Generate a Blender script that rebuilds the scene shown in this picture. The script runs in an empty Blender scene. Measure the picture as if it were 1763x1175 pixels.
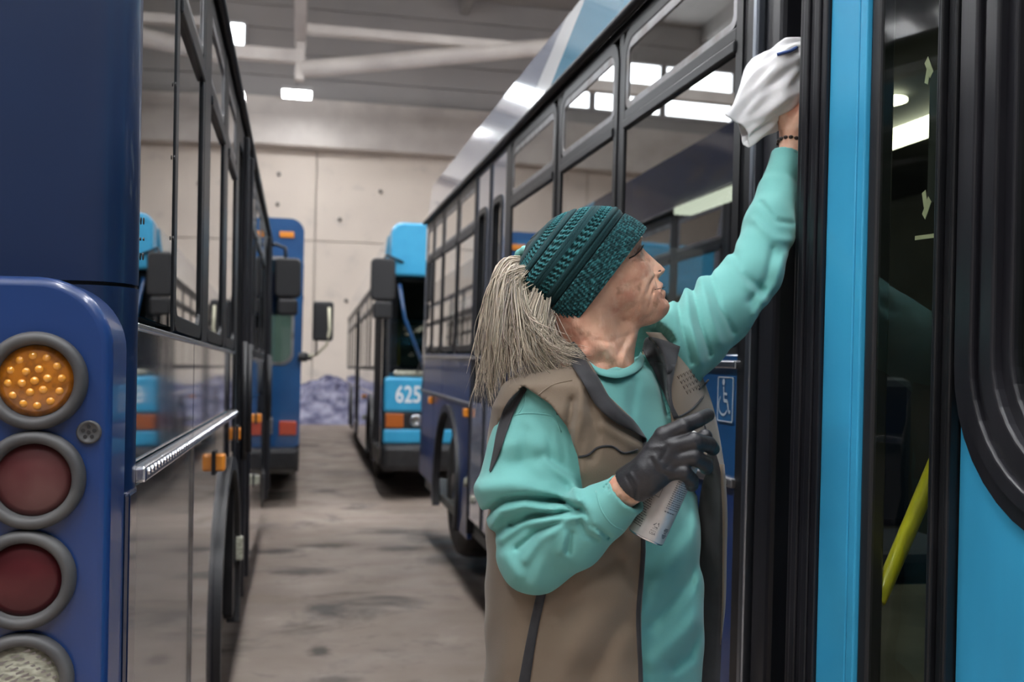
import bpy, bmesh, math, random
import numpy as np
from mathutils import Vector, Matrix
from mathutils.bvhtree import BVHTree

S = bpy.context.scene
COL = S.collection

# ------------------------------------------------------------------ camera
FPX, CX, CY, CAMH = 1714.0, 881.5, 587.5, 1.38
def nrm(v):
    v = np.array(v, float); return v / np.linalg.norm(v)
_vY = nrm([(515.0 - CX) / FPX, -(632.0 - CY) / FPX, -1])      # the aisle's vanishing point
_p2 = nrm([(1515.0 - CX) / FPX, -(650.0 - CY) / FPX, -1])     # a second point of the horizon
_up = nrm(np.cross(_p2, _vY))
if _up[1] < 0: _up = -_up
CM = np.stack([np.cross(_vY, _up), _vY, _up])                 # camera axes -> world axes
CAM = np.array([0.0, 0.0, CAMH])
def W(px, py, t):                                             # a point t metres in front of the camera
    return CAM + CM @ np.array([(px - CX) / FPX * t, -(py - CY) / FPX * t, -t])
def onY(px, py, Y):
    r = CM @ np.array([(px - CX) / FPX, -(py - CY) / FPX, -1.0]); return CAM + r * (Y / r[1])
def onX(px, py, X):
    r = CM @ np.array([(px - CX) / FPX, -(py - CY) / FPX, -1.0]); return CAM + r * (X / r[0])
def onZ(px, py, Z):
    r = CM @ np.array([(px - CX) / FPX, -(py - CY) / FPX, -1.0]); return CAM + r * ((Z - CAMH) / r[2])

cam = bpy.data.objects.new('camera', bpy.data.cameras.new('camera'))
COL.objects.link(cam); S.camera = cam
cam.matrix_world = Matrix([[*CM[0], 0], [*CM[1], 0], [*CM[2], CAMH], [0, 0, 0, 1]])
cd = cam.data
cd.sensor_width = 36.0; cd.lens = 36.0 * FPX / 1763.0; cd.clip_start = 0.02
cd.dof.use_dof = True; cd.dof.focus_distance = 1.62; cd.dof.aperture_fstop = 4.5

# ------------------------------------------------------------------ world, lights, exposure
wd = bpy.data.worlds.new('world'); S.world = wd; wd.use_nodes = True
wd.node_tree.nodes['Background'].inputs[0].default_value = (0.60, 0.70, 0.85, 1)
wd.node_tree.nodes['Background'].inputs[1].default_value = 0.6
S.view_settings.view_transform = 'Standard'; S.view_settings.look = 'None'
S.view_settings.gamma = 1.0; S.view_settings.use_curve_mapping = False
S.view_settings.exposure = 0.35
LAMP_POWER = 60.0        # emission strength of the high bay lamp lenses
SKY_PANE = 6.0           # daylight behind the clerestory panes
S.cycles.max_bounces = 8; S.cycles.transparent_max_bounces = 16
S.cycles.use_denoising = True
S.cycles.sample_clamp_indirect = 6.0
S.cycles.caustics_reflective = False; S.cycles.caustics_refractive = False
# ------------------------------------------------------------------ materials
MAT = {}
def mat(name, col, rough=0.5, metal=0.0, coat=0.0, spec=0.5, emit=None, estr=0.0, vary=None, bump=None, rvary=None, sheen=0.0, sss=0.0):
    """vary=(colour2, scale, lo, hi, detail[, stretch xyz]); bump=(scale, strength, dist[, stretch]); rvary=(scale, lo, hi)"""
    m = bpy.data.materials.new(name); m.use_nodes = True; MAT[name] = m
    nt = m.node_tree; N = nt.nodes; L = nt.links; p = N['Principled BSDF']
    p.inputs['Base Color'].default_value = (*col, 1); p.inputs['Roughness'].default_value = rough
    p.inputs['Metallic'].default_value = metal; p.inputs['Coat Weight'].default_value = coat
    p.inputs['Coat Roughness'].default_value = 0.04; p.inputs['Specular IOR Level'].default_value = spec
    p.inputs['Sheen Weight'].default_value = sheen
    if sss:
        p.inputs['Subsurface Weight'].default_value = sss; p.inputs['Subsurface Scale'].default_value = 0.006
        p.inputs['Subsurface Radius'].default_value = (1, .35, .2)
    if emit:
        p.inputs['Emission Color'].default_value = (*emit, 1); p.inputs['Emission Strength'].default_value = estr
    tc = N.new('ShaderNodeTexCoord')
    def coords(st):
        if not st: return tc.outputs['Object']
        mp = N.new('ShaderNodeMapping'); mp.inputs['Scale'].default_value = st
        L.new(tc.outputs['Object'], mp.inputs[0]); return mp.outputs[0]
    def noise(sc, det=3.0, st=None):
        n = N.new('ShaderNodeTexNoise'); n.inputs['Scale'].default_value = sc; n.inputs['Detail'].default_value = det
        L.new(coords(st), n.inputs['Vector']); return n
    def ramp(src, lo, hi, c0, c1):
        r = N.new('ShaderNodeValToRGB'); r.color_ramp.elements[0].position = lo; r.color_ramp.elements[1].position = hi
        r.color_ramp.elements[0].color = (*c0, 1); r.color_ramp.elements[1].color = (*c1, 1)
        L.new(src, r.inputs[0]); return r.outputs[0]
    if vary:
        vs = vary if isinstance(vary, list) else [vary]
        cur = None
        for v in vs:
            n = noise(v[1], v[4] if len(v) > 4 else 3.0, v[5] if len(v) > 5 else None)
            f = ramp(n.outputs['Fac'], v[2], v[3], (0, 0, 0), (1, 1, 1))
            mx = N.new('ShaderNodeMix'); mx.data_type = 'RGBA'
            L.new(f, mx.inputs['Factor'])
            if cur is None: mx.inputs['A'].default_value = (*col, 1)
            else: L.new(cur, mx.inputs['A'])
            mx.inputs['B'].default_value = (*v[0], 1); cur = mx.outputs['Result']
        L.new(cur, p.inputs['Base Color'])
    if rvary:
        n = noise(rvary[0]); f = ramp(n.outputs['Fac'], .35, .65, (rvary[1],) * 3, (rvary[2],) * 3); L.new(f, p.inputs['Roughness'])
    if bump:
        n = noise(bump[0], 4.0, bump[3] if len(bump) > 3 else None)
        b = N.new('ShaderNodeBump'); b.inputs['Strength'].default_value = bump[1]; b.inputs['Distance'].default_value = bump[2]
        L.new(n.outputs['Fac'], b.inputs['Height']); L.new(b.outputs[0], p.inputs['Normal'])
    return m

def glass(name, tint, ior=1.5, rough=0.0, extra=0.0, refl=(1, 1, 1)):
    m = bpy.data.materials.new(name); m.use_nodes = True; MAT[name] = m
    nt = m.node_tree; N = nt.nodes; L = nt.links; N.remove(N['Principled BSDF'])
    out = N['Material Output']
    tr = N.new('ShaderNodeBsdfTransparent'); tr.inputs[0].default_value = (*tint, 1)
    gl = N.new('ShaderNodeBsdfGlossy'); gl.inputs['Roughness'].default_value = rough; gl.inputs['Color'].default_value = (*refl, 1)
    fr = N.new('ShaderNodeFresnel'); fr.inputs[0].default_value = ior
    mx = N.new('ShaderNodeMixShader')
    ad = N.new('ShaderNodeMath'); ad.operation = 'ADD'; ad.use_clamp = True; ad.inputs[1].default_value = extra
    ge = N.new('ShaderNodeNewGeometry'); iv = N.new('ShaderNodeMath'); iv.operation = 'SUBTRACT'; iv.inputs[0].default_value = 1.0
    L.new(ge.outputs['Backfacing'], iv.inputs[1]); mu = N.new('ShaderNodeMath'); mu.operation = 'MULTIPLY'   # only the outer face of a pane mirrors
    L.new(fr.outputs[0], ad.inputs[0]); L.new(ad.outputs[0], mu.inputs[0]); L.new(iv.outputs[0], mu.inputs[1]); L.new(mu.outputs[0], mx.inputs[0])
    L.new(tr.outputs[0], mx.inputs[1]); L.new(gl.outputs[0], mx.inputs[2]); L.new(mx.outputs[0], out.inputs[0])
    return m

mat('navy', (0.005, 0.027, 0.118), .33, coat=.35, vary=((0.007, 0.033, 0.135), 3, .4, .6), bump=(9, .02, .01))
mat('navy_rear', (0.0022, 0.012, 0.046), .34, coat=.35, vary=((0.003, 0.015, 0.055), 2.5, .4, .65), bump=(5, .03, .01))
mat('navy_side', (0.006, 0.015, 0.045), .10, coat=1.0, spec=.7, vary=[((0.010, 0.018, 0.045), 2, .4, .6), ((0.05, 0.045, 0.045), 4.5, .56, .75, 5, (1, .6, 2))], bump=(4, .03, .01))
mat('sky_blue', (0.045, 0.36, 0.61), .35, coat=.6, vary=((0.038, 0.33, 0.58), 6, .4, .65), bump=(160, .03, .001))
mat('dirty_blue', (0.04, 0.335, 0.575), .38, coat=.5, vary=[((0.035, 0.28, 0.49), 5, .45, .7, 4, (1, 1, .25)), ((0.03, 0.16, 0.26), 7, .62, .80, 6, (1, 1, .35))], bump=(160, .03, .001))
mat('mid_blue', (0.010, 0.065, 0.19), .28, coat=.9, vary=((0.013, 0.08, 0.22), 3, .4, .6))
mat('lavender_grey', (0.33, 0.36, 0.45), .12, coat=1.0, vary=((0.29, 0.32, 0.41), 2, .4, .6))
mat('fascia_blue', (0.10, 0.32, 0.47), .12, coat=1.0)
mat('white_paint', (0.78, 0.79, 0.80), .15, coat=1.0)
mat('rubber', (0.008, 0.008, 0.011), .36, spec=.5, vary=((0.016, 0.016, 0.02), 14, .45, .7, 4, (1, 1, .2)), bump=(60, .12, .002, (1, 1, .1)))
mat('rubber_matte', (0.010, 0.010, 0.012), .55, vary=((0.02, 0.02, 0.022), 12, .4, .7))
mat('black_frame', (0.007, 0.0075, 0.009), .36, spec=.32, vary=((0.013, 0.013, 0.015), 9, .4, .7))
mat('black_plastic', (0.014, 0.014, 0.016), .45)
mat('interior_dark', (0.05, 0.052, 0.05), .7, vary=((0.03, 0.032, 0.03), 2, .4, .6))
mat('interior_grey', (0.13, 0.13, 0.12), .6, vary=((0.08, 0.08, 0.075), 3, .4, .6))
mat('seat_blue', (0.02, 0.035, 0.08), .8)
mat('jamb_metal', (0.30, 0.33, 0.38), .3, metal=1.0)
mat('bright_metal', (0.62, 0.64, 0.68), .25, metal=1.0, bump=(90, .2, .002))
mat('dull_metal', (0.33, 0.33, 0.34), .42, metal=1.0, vary=((0.22, 0.20, 0.19), 12, .4, .7))
mat('grey_panel', (0.16, 0.145, 0.135), .22, coat=.6, vary=[((0.11, 0.10, 0.095), 3, .4, .65, 4), ((0.05, 0.045, 0.042), 6, .62, .8, 5, (1, 1, .5))])
mat('lamp_ring', (0.042, 0.042, 0.045), .55, vary=((0.10, 0.098, 0.095), 8, .45, .75))
mat('amber', (0.40, 0.13, 0.006), .18, coat=.8, vary=((0.22, 0.07, 0.004), 60, .4, .6))
mat('amber_led', (0.70, 0.29, 0.025), .15, coat=1.0)
mat('turn_amber', (0.40, 0.105, 0.02), .3, coat=.5)
mat('orange_marker', (0.72, 0.25, 0.025), .30, coat=.6)
mat('red_lens', (0.055, 0.006, 0.009), .35, coat=.15, spec=.3, vary=((0.085, 0.014, 0.016), 14, .4, .65), bump=(120, .08, .001))
mat('red_lens_dusty', (0.070, 0.015, 0.017), .42, coat=.1, spec=.3, vary=((0.10, 0.040, 0.038), 10, .4, .65))
mat('red_marker', (0.42, 0.05, 0.02), .30, coat=.6)
mat('white_lens', (0.40, 0.40, 0.32), .3, coat=.6, vary=((0.22, 0.22, 0.17), 50, .45, .6, 2, (1, .3, 3)))
mat('yellow', (0.72, 0.62, 0.03), .35, coat=.3, vary=((0.62, 0.52, 0.03), 20, .4, .7))
mat('tape_cream', (0.62, 0.60, 0.45), .6, vary=((0.55, 0.53, 0.40), 40, .4, .6))
mat('dark_paper', (0.012, 0.014, 0.014), .6)
mat('tyre', (0.014, 0.013, 0.013), .75, vary=((0.035, 0.032, 0.03), 9, .4, .7))
mat('sign_white', (0.36, 0.43, 0.50), .4)
mat('sign_blue', (0.02, 0.10, 0.24), .35, coat=.5)
mat('number_white', (0.80, 0.82, 0.84), .4)
mat('tube_light', (0.9, 0.9, 0.8), .4, emit=(1.0, 0.97, 0.76), estr=5.5)
mat('tarp', (0.085, 0.085, 0.17), .5, coat=.1, vary=((0.33, 0.33, 0.45), 2.6, .40, .62, 4, (1, 1, 1.8)), bump=(7, .6, .06))  # light and shade of the folds mixed into the colour
mat('concrete_wall', (0.66, 0.585, 0.51), .8, vary=[((0.61, 0.54, 0.475), .5, .4, .65, 4), ((0.50, 0.455, 0.41), 2, .6, .8, 6)], bump=(25, .1, .01))
mat('wall_grey', (0.40, 0.385, 0.375), .75, vary=((0.36, 0.35, 0.345), .6, .4, .65, 4))
mat('ceiling_grey', (0.42, 0.40, 0.38), .8, vary=((0.36, 0.345, 0.33), .8, .4, .65, 4))
mat('steel_cream', (0.56, 0.52, 0.48), .6, vary=((0.48, 0.44, 0.41), 1.5, .4, .65, 4))
mat('wall_dark', (0.09, 0.09, 0.095), .8, vary=((0.06, 0.06, 0.065), .7, .4, .65, 4))
mat('stud_dark', (0.12, 0.11, 0.105), .7)
mat('lamp_lens', (0.9, 0.9, 0.9), .5, emit=(0.97, 0.98, 1.0), estr=LAMP_POWER)
mat('sky_pane', (0.8, 0.85, 0.9), .3, emit=(0.90, 0.95, 1.0), estr=SKY_PANE)
mat('lamp_housing', (0.5, 0.5, 0.5), .5)
glass('bus_glass', (0.40, 0.43, 0.43), 1.7, extra=.34)
glass('door_glass', (0.80, 0.84, 0.78), 1.5, extra=.0)
glass('side_glass', (0.30, 0.32, 0.33), 2.5, extra=.12)
glass('front_glass', (0.30, 0.42, 0.40), 1.5, extra=.10)
glass('mirror_glass', (0.05, 0.06, 0.06), 2.5, extra=.3)

def floor_material():
    m = bpy.data.materials.new('floor_concrete'); m.use_nodes = True; MAT['floor_concrete'] = m
    nt = m.node_tree; N = nt.nodes; L = nt.links; p = N['Principled BSDF']
    tc = N.new('ShaderNodeTexCoord')
    def noise(sc, det, st, lo, hi, rough=.5, dist=0.0):
        mp = N.new('ShaderNodeMapping'); mp.inputs['Scale'].default_value = st; L.new(tc.outputs['Object'], mp.inputs[0])
        n = N.new('ShaderNodeTexNoise'); n.inputs['Scale'].default_value = sc; n.inputs['Detail'].default_value = det
        n.inputs['Roughness'].default_value = rough; n.inputs['Distortion'].default_value = dist
        L.new(mp.outputs[0], n.inputs['Vector'])
        r = N.new('ShaderNodeMapRange'); r.inputs['From Min'].default_value = lo; r.inputs['From Max'].default_value = hi
        L.new(n.outputs['Fac'], r.inputs['Value']); return r.outputs[0]
    cur = None
    layers = [((0.27, 0.215, 0.178), (0.36, 0.295, 0.25), noise(1.4, 5, (1, 1, 1), .35, .65)),
              (None, (0.17, 0.135, 0.112), noise(2.2, 8, (1, .8, 1), .54, .74, .65)),
              (None, (0.43, 0.365, 0.315), noise(3.1, 7, (1, .9, 1), .60, .78, .6)),
              (None, (0.085, 0.072, 0.064), noise(1.15, 7, (.9, 1.2, 1), .555, .66, .62, .6)),
              (None, (0.12, 0.105, 0.095), noise(5.5, 8, (1, 1.1, 1), .66, .80, .7))]
    for a, b, f in layers:
        mx = N.new('ShaderNodeMix'); mx.data_type = 'RGBA'; L.new(f, mx.inputs['Factor'])
        if a: mx.inputs['A'].default_value = (*a, 1)
        else: L.new(cur, mx.inputs['A'])
        mx.inputs['B'].default_value = (*b, 1); cur = mx.outputs['Result']
    # individual oil stains, each a soft disc broken up by noise
    for (sx, sy, rr, st) in STAINS:
        mp = N.new('ShaderNodeVectorMath'); mp.operation = 'SUBTRACT'; mp.inputs[1].default_value = (sx, sy, 0)
        L.new(tc.outputs['Object'], mp.inputs[0])
        sc = N.new('ShaderNodeVectorMath'); sc.operation = 'MULTIPLY'; sc.inputs[1].default_value = (1 / rr[0], 1 / rr[1], 0)
        L.new(mp.outputs[0], sc.inputs[0])
        ln = N.new('ShaderNodeVectorMath'); ln.operation = 'LENGTH'; L.new(sc.outputs[0], ln.inputs[0])
        nz = N.new('ShaderNodeTexNoise'); nz.inputs['Scale'].default_value = 14; nz.inputs['Detail'].default_value = 6
        L.new(tc.outputs['Object'], nz.inputs['Vector'])
        ad = N.new('ShaderNodeMath'); ad.operation = 'MULTIPLY_ADD'; ad.inputs[1].default_value = 1.3
        L.new(nz.outputs['Fac'], ad.inputs[0]); L.new(ln.outputs['Value'], ad.inputs[2])
        r = N.new('ShaderNodeMapRange'); r.inputs['From Min'].default_value = 1.95; r.inputs['From Max'].default_value = 1.2
        r.inputs['To Max'].default_value = st
        L.new(ad.outputs[0], r.inputs['Value'])
        mx = N.new('ShaderNodeMix'); mx.data_type = 'RGBA'; L.new(r.outputs[0], mx.inputs['Factor']); L.new(cur, mx.inputs['A'])
        mx.inputs['B'].default_value = (0.05, 0.043, 0.038, 1); cur = mx.outputs['Result']
    L.new(cur, p.inputs['Base Color'])
    L.new(noise(2.0, 5, (1, 1.5, 1), .3, .7), p.inputs['Roughness'])
    r = N.new('ShaderNodeMapRange'); r.inputs['To Min'].default_value = .38; r.inputs['To Max'].default_value = .75
    L.new(noise(1.7, 5, (1, 1.5, 1), .3, .7), r.inputs['Value']); L.new(r.outputs[0], p.inputs['Roughness'])
    n = N.new('ShaderNodeTexNoise'); n.inputs['Scale'].default_value = 30; n.inputs['Detail'].default_value = 6
    L.new(tc.outputs['Object'], n.inputs['Vector'])
    b = N.new('ShaderNodeBump'); b.inputs['Strength'].default_value = .25; b.inputs['Distance'].default_value = .004
    L.new(n.outputs['Fac'], b.inputs['Height']); L.new(b.outputs[0], p.inputs['Normal'])
STAINS = []
for _px, _py, _rx, _ry, _s in [(550, 1122, .055, .09, .85), (560, 940, .22, .10, .7), (690, 945, .2, .12, .75), (470, 855, .25, .35, .7),
                               (480, 950, .16, .12, .8), (530, 985, .22, .12, .6), (760, 965, .16, .2, .6), (600, 815, .35, .5, .45), (575, 1172, .1, .06, .6)]:
    _q = onZ(_px, _py, 0); STAINS.append((_q[0], _q[1], (_rx, _ry), _s))
floor_material()

# ------------------------------------------------------------------ mesh builder
def fv(f): return [float(x) for x in f]
class MB:
    def __init__(s): s.v = []; s.f = []
    def add(s, vs, fs):
        o = len(s.v); s.v += [fv(v) for v in vs]; s.f += [[o + i for i in f] for f in fs]; return s
    def box(s, x0, x1, y0, y1, z0, z1):
        if x0 > x1: x0, x1 = x1, x0
        if y0 > y1: y0, y1 = y1, y0
        if z0 > z1: z0, z1 = z1, z0
        vs = [(x, y, z) for x in (x0, x1) for y in (y0, y1) for z in (z0, z1)]
        return s.add(vs, [(0, 1, 3, 2), (4, 6, 7, 5), (0, 4, 5, 1), (2, 3, 7, 6), (0, 2, 6, 4), (1, 5, 7, 3)])
    def prism(s, poly, fn, a, b):                             # poly in (u,v); fn(u,v,w) -> xyz
        n = len(poly)
        vs = [fn(u, v, a) for u, v in poly] + [fn(u, v, b) for u, v in poly]
        return s.add(vs, [list(range(n))[::-1], [n + i for i in range(n)]] + [(i, (i + 1) % n, n + (i + 1) % n, n + i) for i in range(n)])
    def band(s, rings, close=True, cap=False):                # rings: equal-length point loops
        n = len(rings[0]); vs = [p for r in rings for p in r]; fs = []
        for k in range(len(rings) - 1):
            for i in range(n if close else n - 1):
                j = (i + 1) % n
                fs.append((k * n + i, k * n + j, (k + 1) * n + j, (k + 1) * n + i))
        if cap: fs += [list(range(n))[::-1], [(len(rings) - 1) * n + i for i in range(n)]]
        return s.add(vs, fs)
    def tube(s, pts, r, n=8, cap=True):
        P = [np.array(p, float) for p in pts]; rings = []; ref = None
        for i, p in enumerate(P):
            t = nrm(P[min(i + 1, len(P) - 1)] - P[max(i - 1, 0)])
            if ref is None:
                ref = np.array([0, 0, 1.0]) if abs(t[2]) < .9 else np.array([1.0, 0, 0])
            a = nrm(np.cross(t, ref)); b = np.cross(a, t); ref = b
            rr = r[i] if isinstance(r, (list, tuple, np.ndarray)) else r
            rings.append([p + rr * (a * math.cos(2 * math.pi * k / n) + b * math.sin(2 * math.pi * k / n)) for k in range(n)])
        return s.band(rings, True, cap)
    def lathe(s, c, axis, prof, n=32, capa=True):             # prof: (along axis, radius)
        ax = nrm(axis); ref = np.array([0, 0, 1.0]) if abs(ax[2]) < .9 else np.array([1.0, 0, 0])
        a = nrm(np.cross(ax, ref)); b = np.cross(ax, a); c = np.array(c, float)
        rings = [[c + ax * h + r * (a * math.cos(2 * math.pi * k / n) + b * math.sin(2 * math.pi * k / n)) for k in range(n)] for h, r in prof]
        return s.band(rings, True, capa)
    def build(s, name, m, parent=None, smooth=False, bevel=0, seg=2, kind=None, label=None, autosmooth=False):
        me = bpy.data.meshes.new(name); me.from_pydata(s.v, [], s.f)
        bm = bmesh.new(); bm.from_mesh(me); bmesh.ops.recalc_face_normals(bm, faces=bm.faces); bm.to_mesh(me); bm.free()
        o = bpy.data.objects.new(name, me); COL.objects.link(o)
        me.materials.append(MAT[m] if isinstance(m, str) else m)
        if smooth or autosmooth:
            me.polygons.foreach_set('use_smooth', [True] * len(me.polygons))
            if autosmooth: me.set_sharp_from_angle(angle=math.radians(40))
        if bevel:
            b = o.modifiers.new('bevel', 'BEVEL'); b.width = bevel; b.segments = seg; b.limit_method = 'ANGLE'
        if parent: o.parent = parent
        if kind: o['kind'] = kind
        if label: o['label'] = label
        return o

def thing(name, label, cat, loc=(0, 0, 0), rot=(0, 0, 0), group=None):
    o = bpy.data.objects.new(name, None); COL.objects.link(o); o.empty_display_size = .1
    o.location = loc; o.rotation_euler = rot; o['label'] = label; o['category'] = cat
    if group: o['group'] = group
    return o
def tag(o, label, cat, group=None):
    o['label'] = label; o['category'] = cat
    if group: o['group'] = group
    return o
def structure(o): o['kind'] = 'structure'; return o

def rrect(u0, u1, v0, v1, r, n=6):                            # rounded rectangle, counter-clockwise
    if isinstance(r, (int, float)): r = (r,) * 4              # corners: u0v0, u1v0, u1v1, u0v1
    out = []
    for (cu, cv, a0, q) in ((u0 + r[0], v0 + r[0], 180, r[0]), (u1 - r[1], v0 + r[1], 270, r[1]), (u1 - r[2], v1 - r[2], 0, r[2]), (u0 + r[3], v1 - r[3], 90, r[3])):
        for k in range(n + 1):
            a = math.radians(a0 + 90 * k / n); out.append((cu + q * math.cos(a), cv + q * math.sin(a)))
    return out
def ring_frame(mb, outer, inner, fn, a, b):                   # flat ring between two loops of equal length, from a to b
    mb.band([[fn(u, v, a) for u, v in outer], [fn(u, v, b) for u, v in outer], [fn(u, v, b) for u, v in inner],
             [fn(u, v, a) for u, v in inner], [fn(u, v, a) for u, v in outer]])
def text_mesh(txt, size, name='text'):                        # flat text outline as (verts, faces), in its own plane
    c = bpy.data.curves.new(name, 'FONT'); c.body = txt; c.size = size; c.align_x = 'CENTER'; c.align_y = 'CENTER'; c.resolution_u = 3
    c.offset = size * .012
    o = bpy.data.objects.new(name, c); COL.objects.link(o)
    dg = bpy.context.evaluated_depsgraph_get(); me = bpy.data.meshes.new_from_object(o.evaluated_get(dg))
    vs = [tuple(v.co) for v in me.vertices]; fs = [tuple(p.vertices) for p in me.polygons]
    bpy.data.objects.remove(o); bpy.data.curves.remove(c); bpy.data.meshes.remove(me)
    return vs, fs
# ------------------------------------------------------------------ the garage
XL_, XR_, YB, YF, ZC = -14.0, 12.0, 27.0, -9.0, 11.6
structure(MB().box(XL_, XR_, YF, YB, -.2, 0).build('floor', 'floor_concrete'))
structure(MB().box(XL_ - .3, XR_ + .3, YF - .3, YB + .3, ZC, ZC + .2).build('ceiling', 'ceiling_grey'))
structure(MB().box(XL_ - .3, XL_, YF, YB, 0, ZC).build('wall_left', 'wall_grey'))
structure(MB().box(XR_, XR_ + .3, YF, YB, 0, ZC).build('wall_right', 'wall_grey'))
structure(MB().box(XL_ - .3, XR_ + .3, YF - .3, YF, 0, ZC).build('wall_front', 'wall_dark'))
wb = structure(MB().box(XL_ - .3, XR_ + .3, YB, YB + .3, 0, ZC).build('wall_back', 'wall_grey'))
# precast panels with recessed joints, in front of the wall's core
random.seed(3)
for i in range(-2, 2):
    for z0, z1 in ((.02, 4.72), (4.74, 7.15)):
        x0 = .33 + 6 * i
        MB().box(x0 + .012, x0 + 5.988, YB - .12 - random.uniform(0, .006), YB, z0, z1).build('wall_panel', 'concrete_wall', wb, bevel=.01)
for px, py in [(585, 378), (480, 300), (596, 518), (478, 352), (655, 330)]:
    q = onY(px, py, YB - .13)
    MB().lathe(q, (0, -1, 0), [(-.02, .05), (.04, .05), (.05, .03)], 10).build('wall_anchor', 'stud_dark', wb)
# upper siding boards
for k in range(5):
    z0 = 8.45 + k * .63
    MB().box(XL_, XR_, YB - .08, YB, z0 + .01, z0 + .62).build('siding_board', 'wall_grey', wb, bevel=.01)
structure(MB().box(XL_, XR_, YB - .55, YB, 7.15, 8.42).build('trim_1', 'steel_cream', bevel=.03))
# clerestory windows high in the back wall
for n, (x0, x1) in enumerate([(-9.9, -7.9), (-7.7, -5.8), (-5.6, -3.7), (-3.5, -1.62)]):
    zb = 9.62 if n == 3 else 8.95
    w = structure(MB().box(x0, x1, YB - .16, YB - .02, zb, 10.35).build('window_%d' % (n + 1), 'sky_pane'))
    m = MB(); fn = lambda u, v, w_: (u, w_, v)
    ring_frame(m, rrect(x0 - .07, x1 + .07, zb - .07, 10.42, .01, 1), rrect(x0, x1, zb, 10.35, .01, 1), fn, YB - .24, YB - .05)
    m.build('window_frame', 'lamp_housing', w)
# roof steel: a ridge beam along the aisle, cross beams and round braces
def trim(n, mb, m='steel_cream', **k): return structure(mb.build('trim_%d' % n, m, **k))
mb = MB().box(-.26, -.02, 4, 22.3, 9.0, 9.1).box(-.165, -.115, 4, 22.3, 8.55, 9.0).box(-.26, -.02, 4, 22.3, 8.45, 8.55); trim(2, mb)
n = 3
for Y, zl in ((22, 8.1), (15.5, 8.25), (9, 8.3)):
    trim(n, MB().box(XL_, -.1, Y - .12, Y + .12, zl - .12, zl + .16), bevel=.02); n += 1
    trim(n, MB().box(-.24, -.04, Y - .1, Y + .1, zl - .5, ZC), bevel=.01); n += 1
    a = np.array([-.1, Y, zl - .25]); b = np.array([9.5, Y, zl + 1.45])
    trim(n, MB().tube([a, b], .19, 14), smooth=True); n += 1
    trim(n, MB().box(-.1, XR_, Y - .12, Y + .12, zl + .55, zl + .75), bevel=.02); n += 1
for X in (-9, -4.5, 4.2, 8.4):
    trim(n, MB().box(X - .1, X + .1, YF, YB - .2, ZC - .45, ZC), 'ceiling_grey'); n += 1
# high bay lamps
def lamp(x, y, z, label, sx=.42, sy=.85):
    t = thing('high_bay_lamp', label, 'lamp', (x, y, z), group='high bay lamps')
    MB().box(-sx, sx, -sy, sy, .0, .10).build('housing', 'lamp_housing', t, bevel=.02)
    MB().box(-sx + .03, sx - .03, -sy + .03, sy - .03, -.045, -.002).build('lens', 'lamp_lens', t)
    MB().tube([(0, 0, .1), (0, 0, ZC - z)], .012, 6).build('hanger', 'stud_dark', t)
lamp(-.21, 24.6, 8.02, 'glowing white high bay lamp hanging near the far wall above the aisle', .36, .3)
for x in (-9.0, -4.2, .2, 4.6, 9.0):
    for y in (-5.5, -1.5, 3.5, 9.5, 16.5):  # the two rows behind the camera are unseen, added as fill light
        if y < -5 and abs(x) > 5: continue
        lamp(x, y, 9.6, 'high bay lamp %s, %s' % ({-9.0: 'farthest to the left', -4.2: 'over the left bus', .2: 'over the aisle', 4.6: 'over the right bus', 9.0: 'farthest to the right'}[x],
             {-5.5: 'in the added fill row by the near wall', -1.5: 'in the added fill row behind the camera', 3.5: 'in the row above the person', 9.5: 'level with bus 625', 16.5: 'in the row nearest the far wall'}[y]))
# pile of blue sheeting on the floor by the far wall
def tarp_pile():
    rng = np.random.RandomState(8); nx, ny = 170, 64
    wv = [(rng.normal() * 5 * 1.35 ** (k * .5), rng.normal() * 4 * 1.35 ** (k * .5), rng.uniform(0, 6), .26 / (1 + k * .30)) for k in range(12)]
    def ridged(x, y):
        s = 0
        for a, b, c, d in wv: s += (1 - abs(math.sin(a * x + b * y + c + .8 * math.sin(1.7 * x + c)))) * d
        return s
    vs = []; fs = []
    for j in range(ny):
        for i in range(nx):
            x = (i / (nx - 1) * 2 - 1) * 2.3; v = j / (ny - 1) * 2 - 1
            e = max(0, 1 - abs(x / 2.3) ** 4); up = min(1, (v + 1) / .9); up = up * up * (3 - 2 * up) if v < 0 else max(0, 1 - v ** 4)
            top = 1.12 + .08 * math.sin(x * 1.9 + .2) + .07 * math.sin(x * 5.3 + 1)
            rg = ridged(x, v * 1.1)
            vs.append((x, v * .95 - .34 * e * up * (rg - .9), max(0, e * up * (top + .30 * (rg - .9))) + .001))
    for j in range(ny - 1):
        for i in range(nx - 1):
            a = j * nx + i; fs.append((a, a + 1, a + nx + 1, a + nx))
    bot = [(x, y, 0.0) for (x, y, z) in vs]
    m = MB().add(vs, fs)
    o = m.build('tarp_pile', 'tarp', None, smooth=True)
    o.location = (.6, 25.3, 0)
    tag(o, 'crumpled heap of blue violet plastic sheeting on the floor by the far wall', 'tarp')
tarp_pile()
# ------------------------------------------------------------------ buses
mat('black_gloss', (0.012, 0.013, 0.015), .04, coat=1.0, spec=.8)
mat('navy_dark', (0.004, 0.010, 0.032), .22, coat=1.0)

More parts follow.
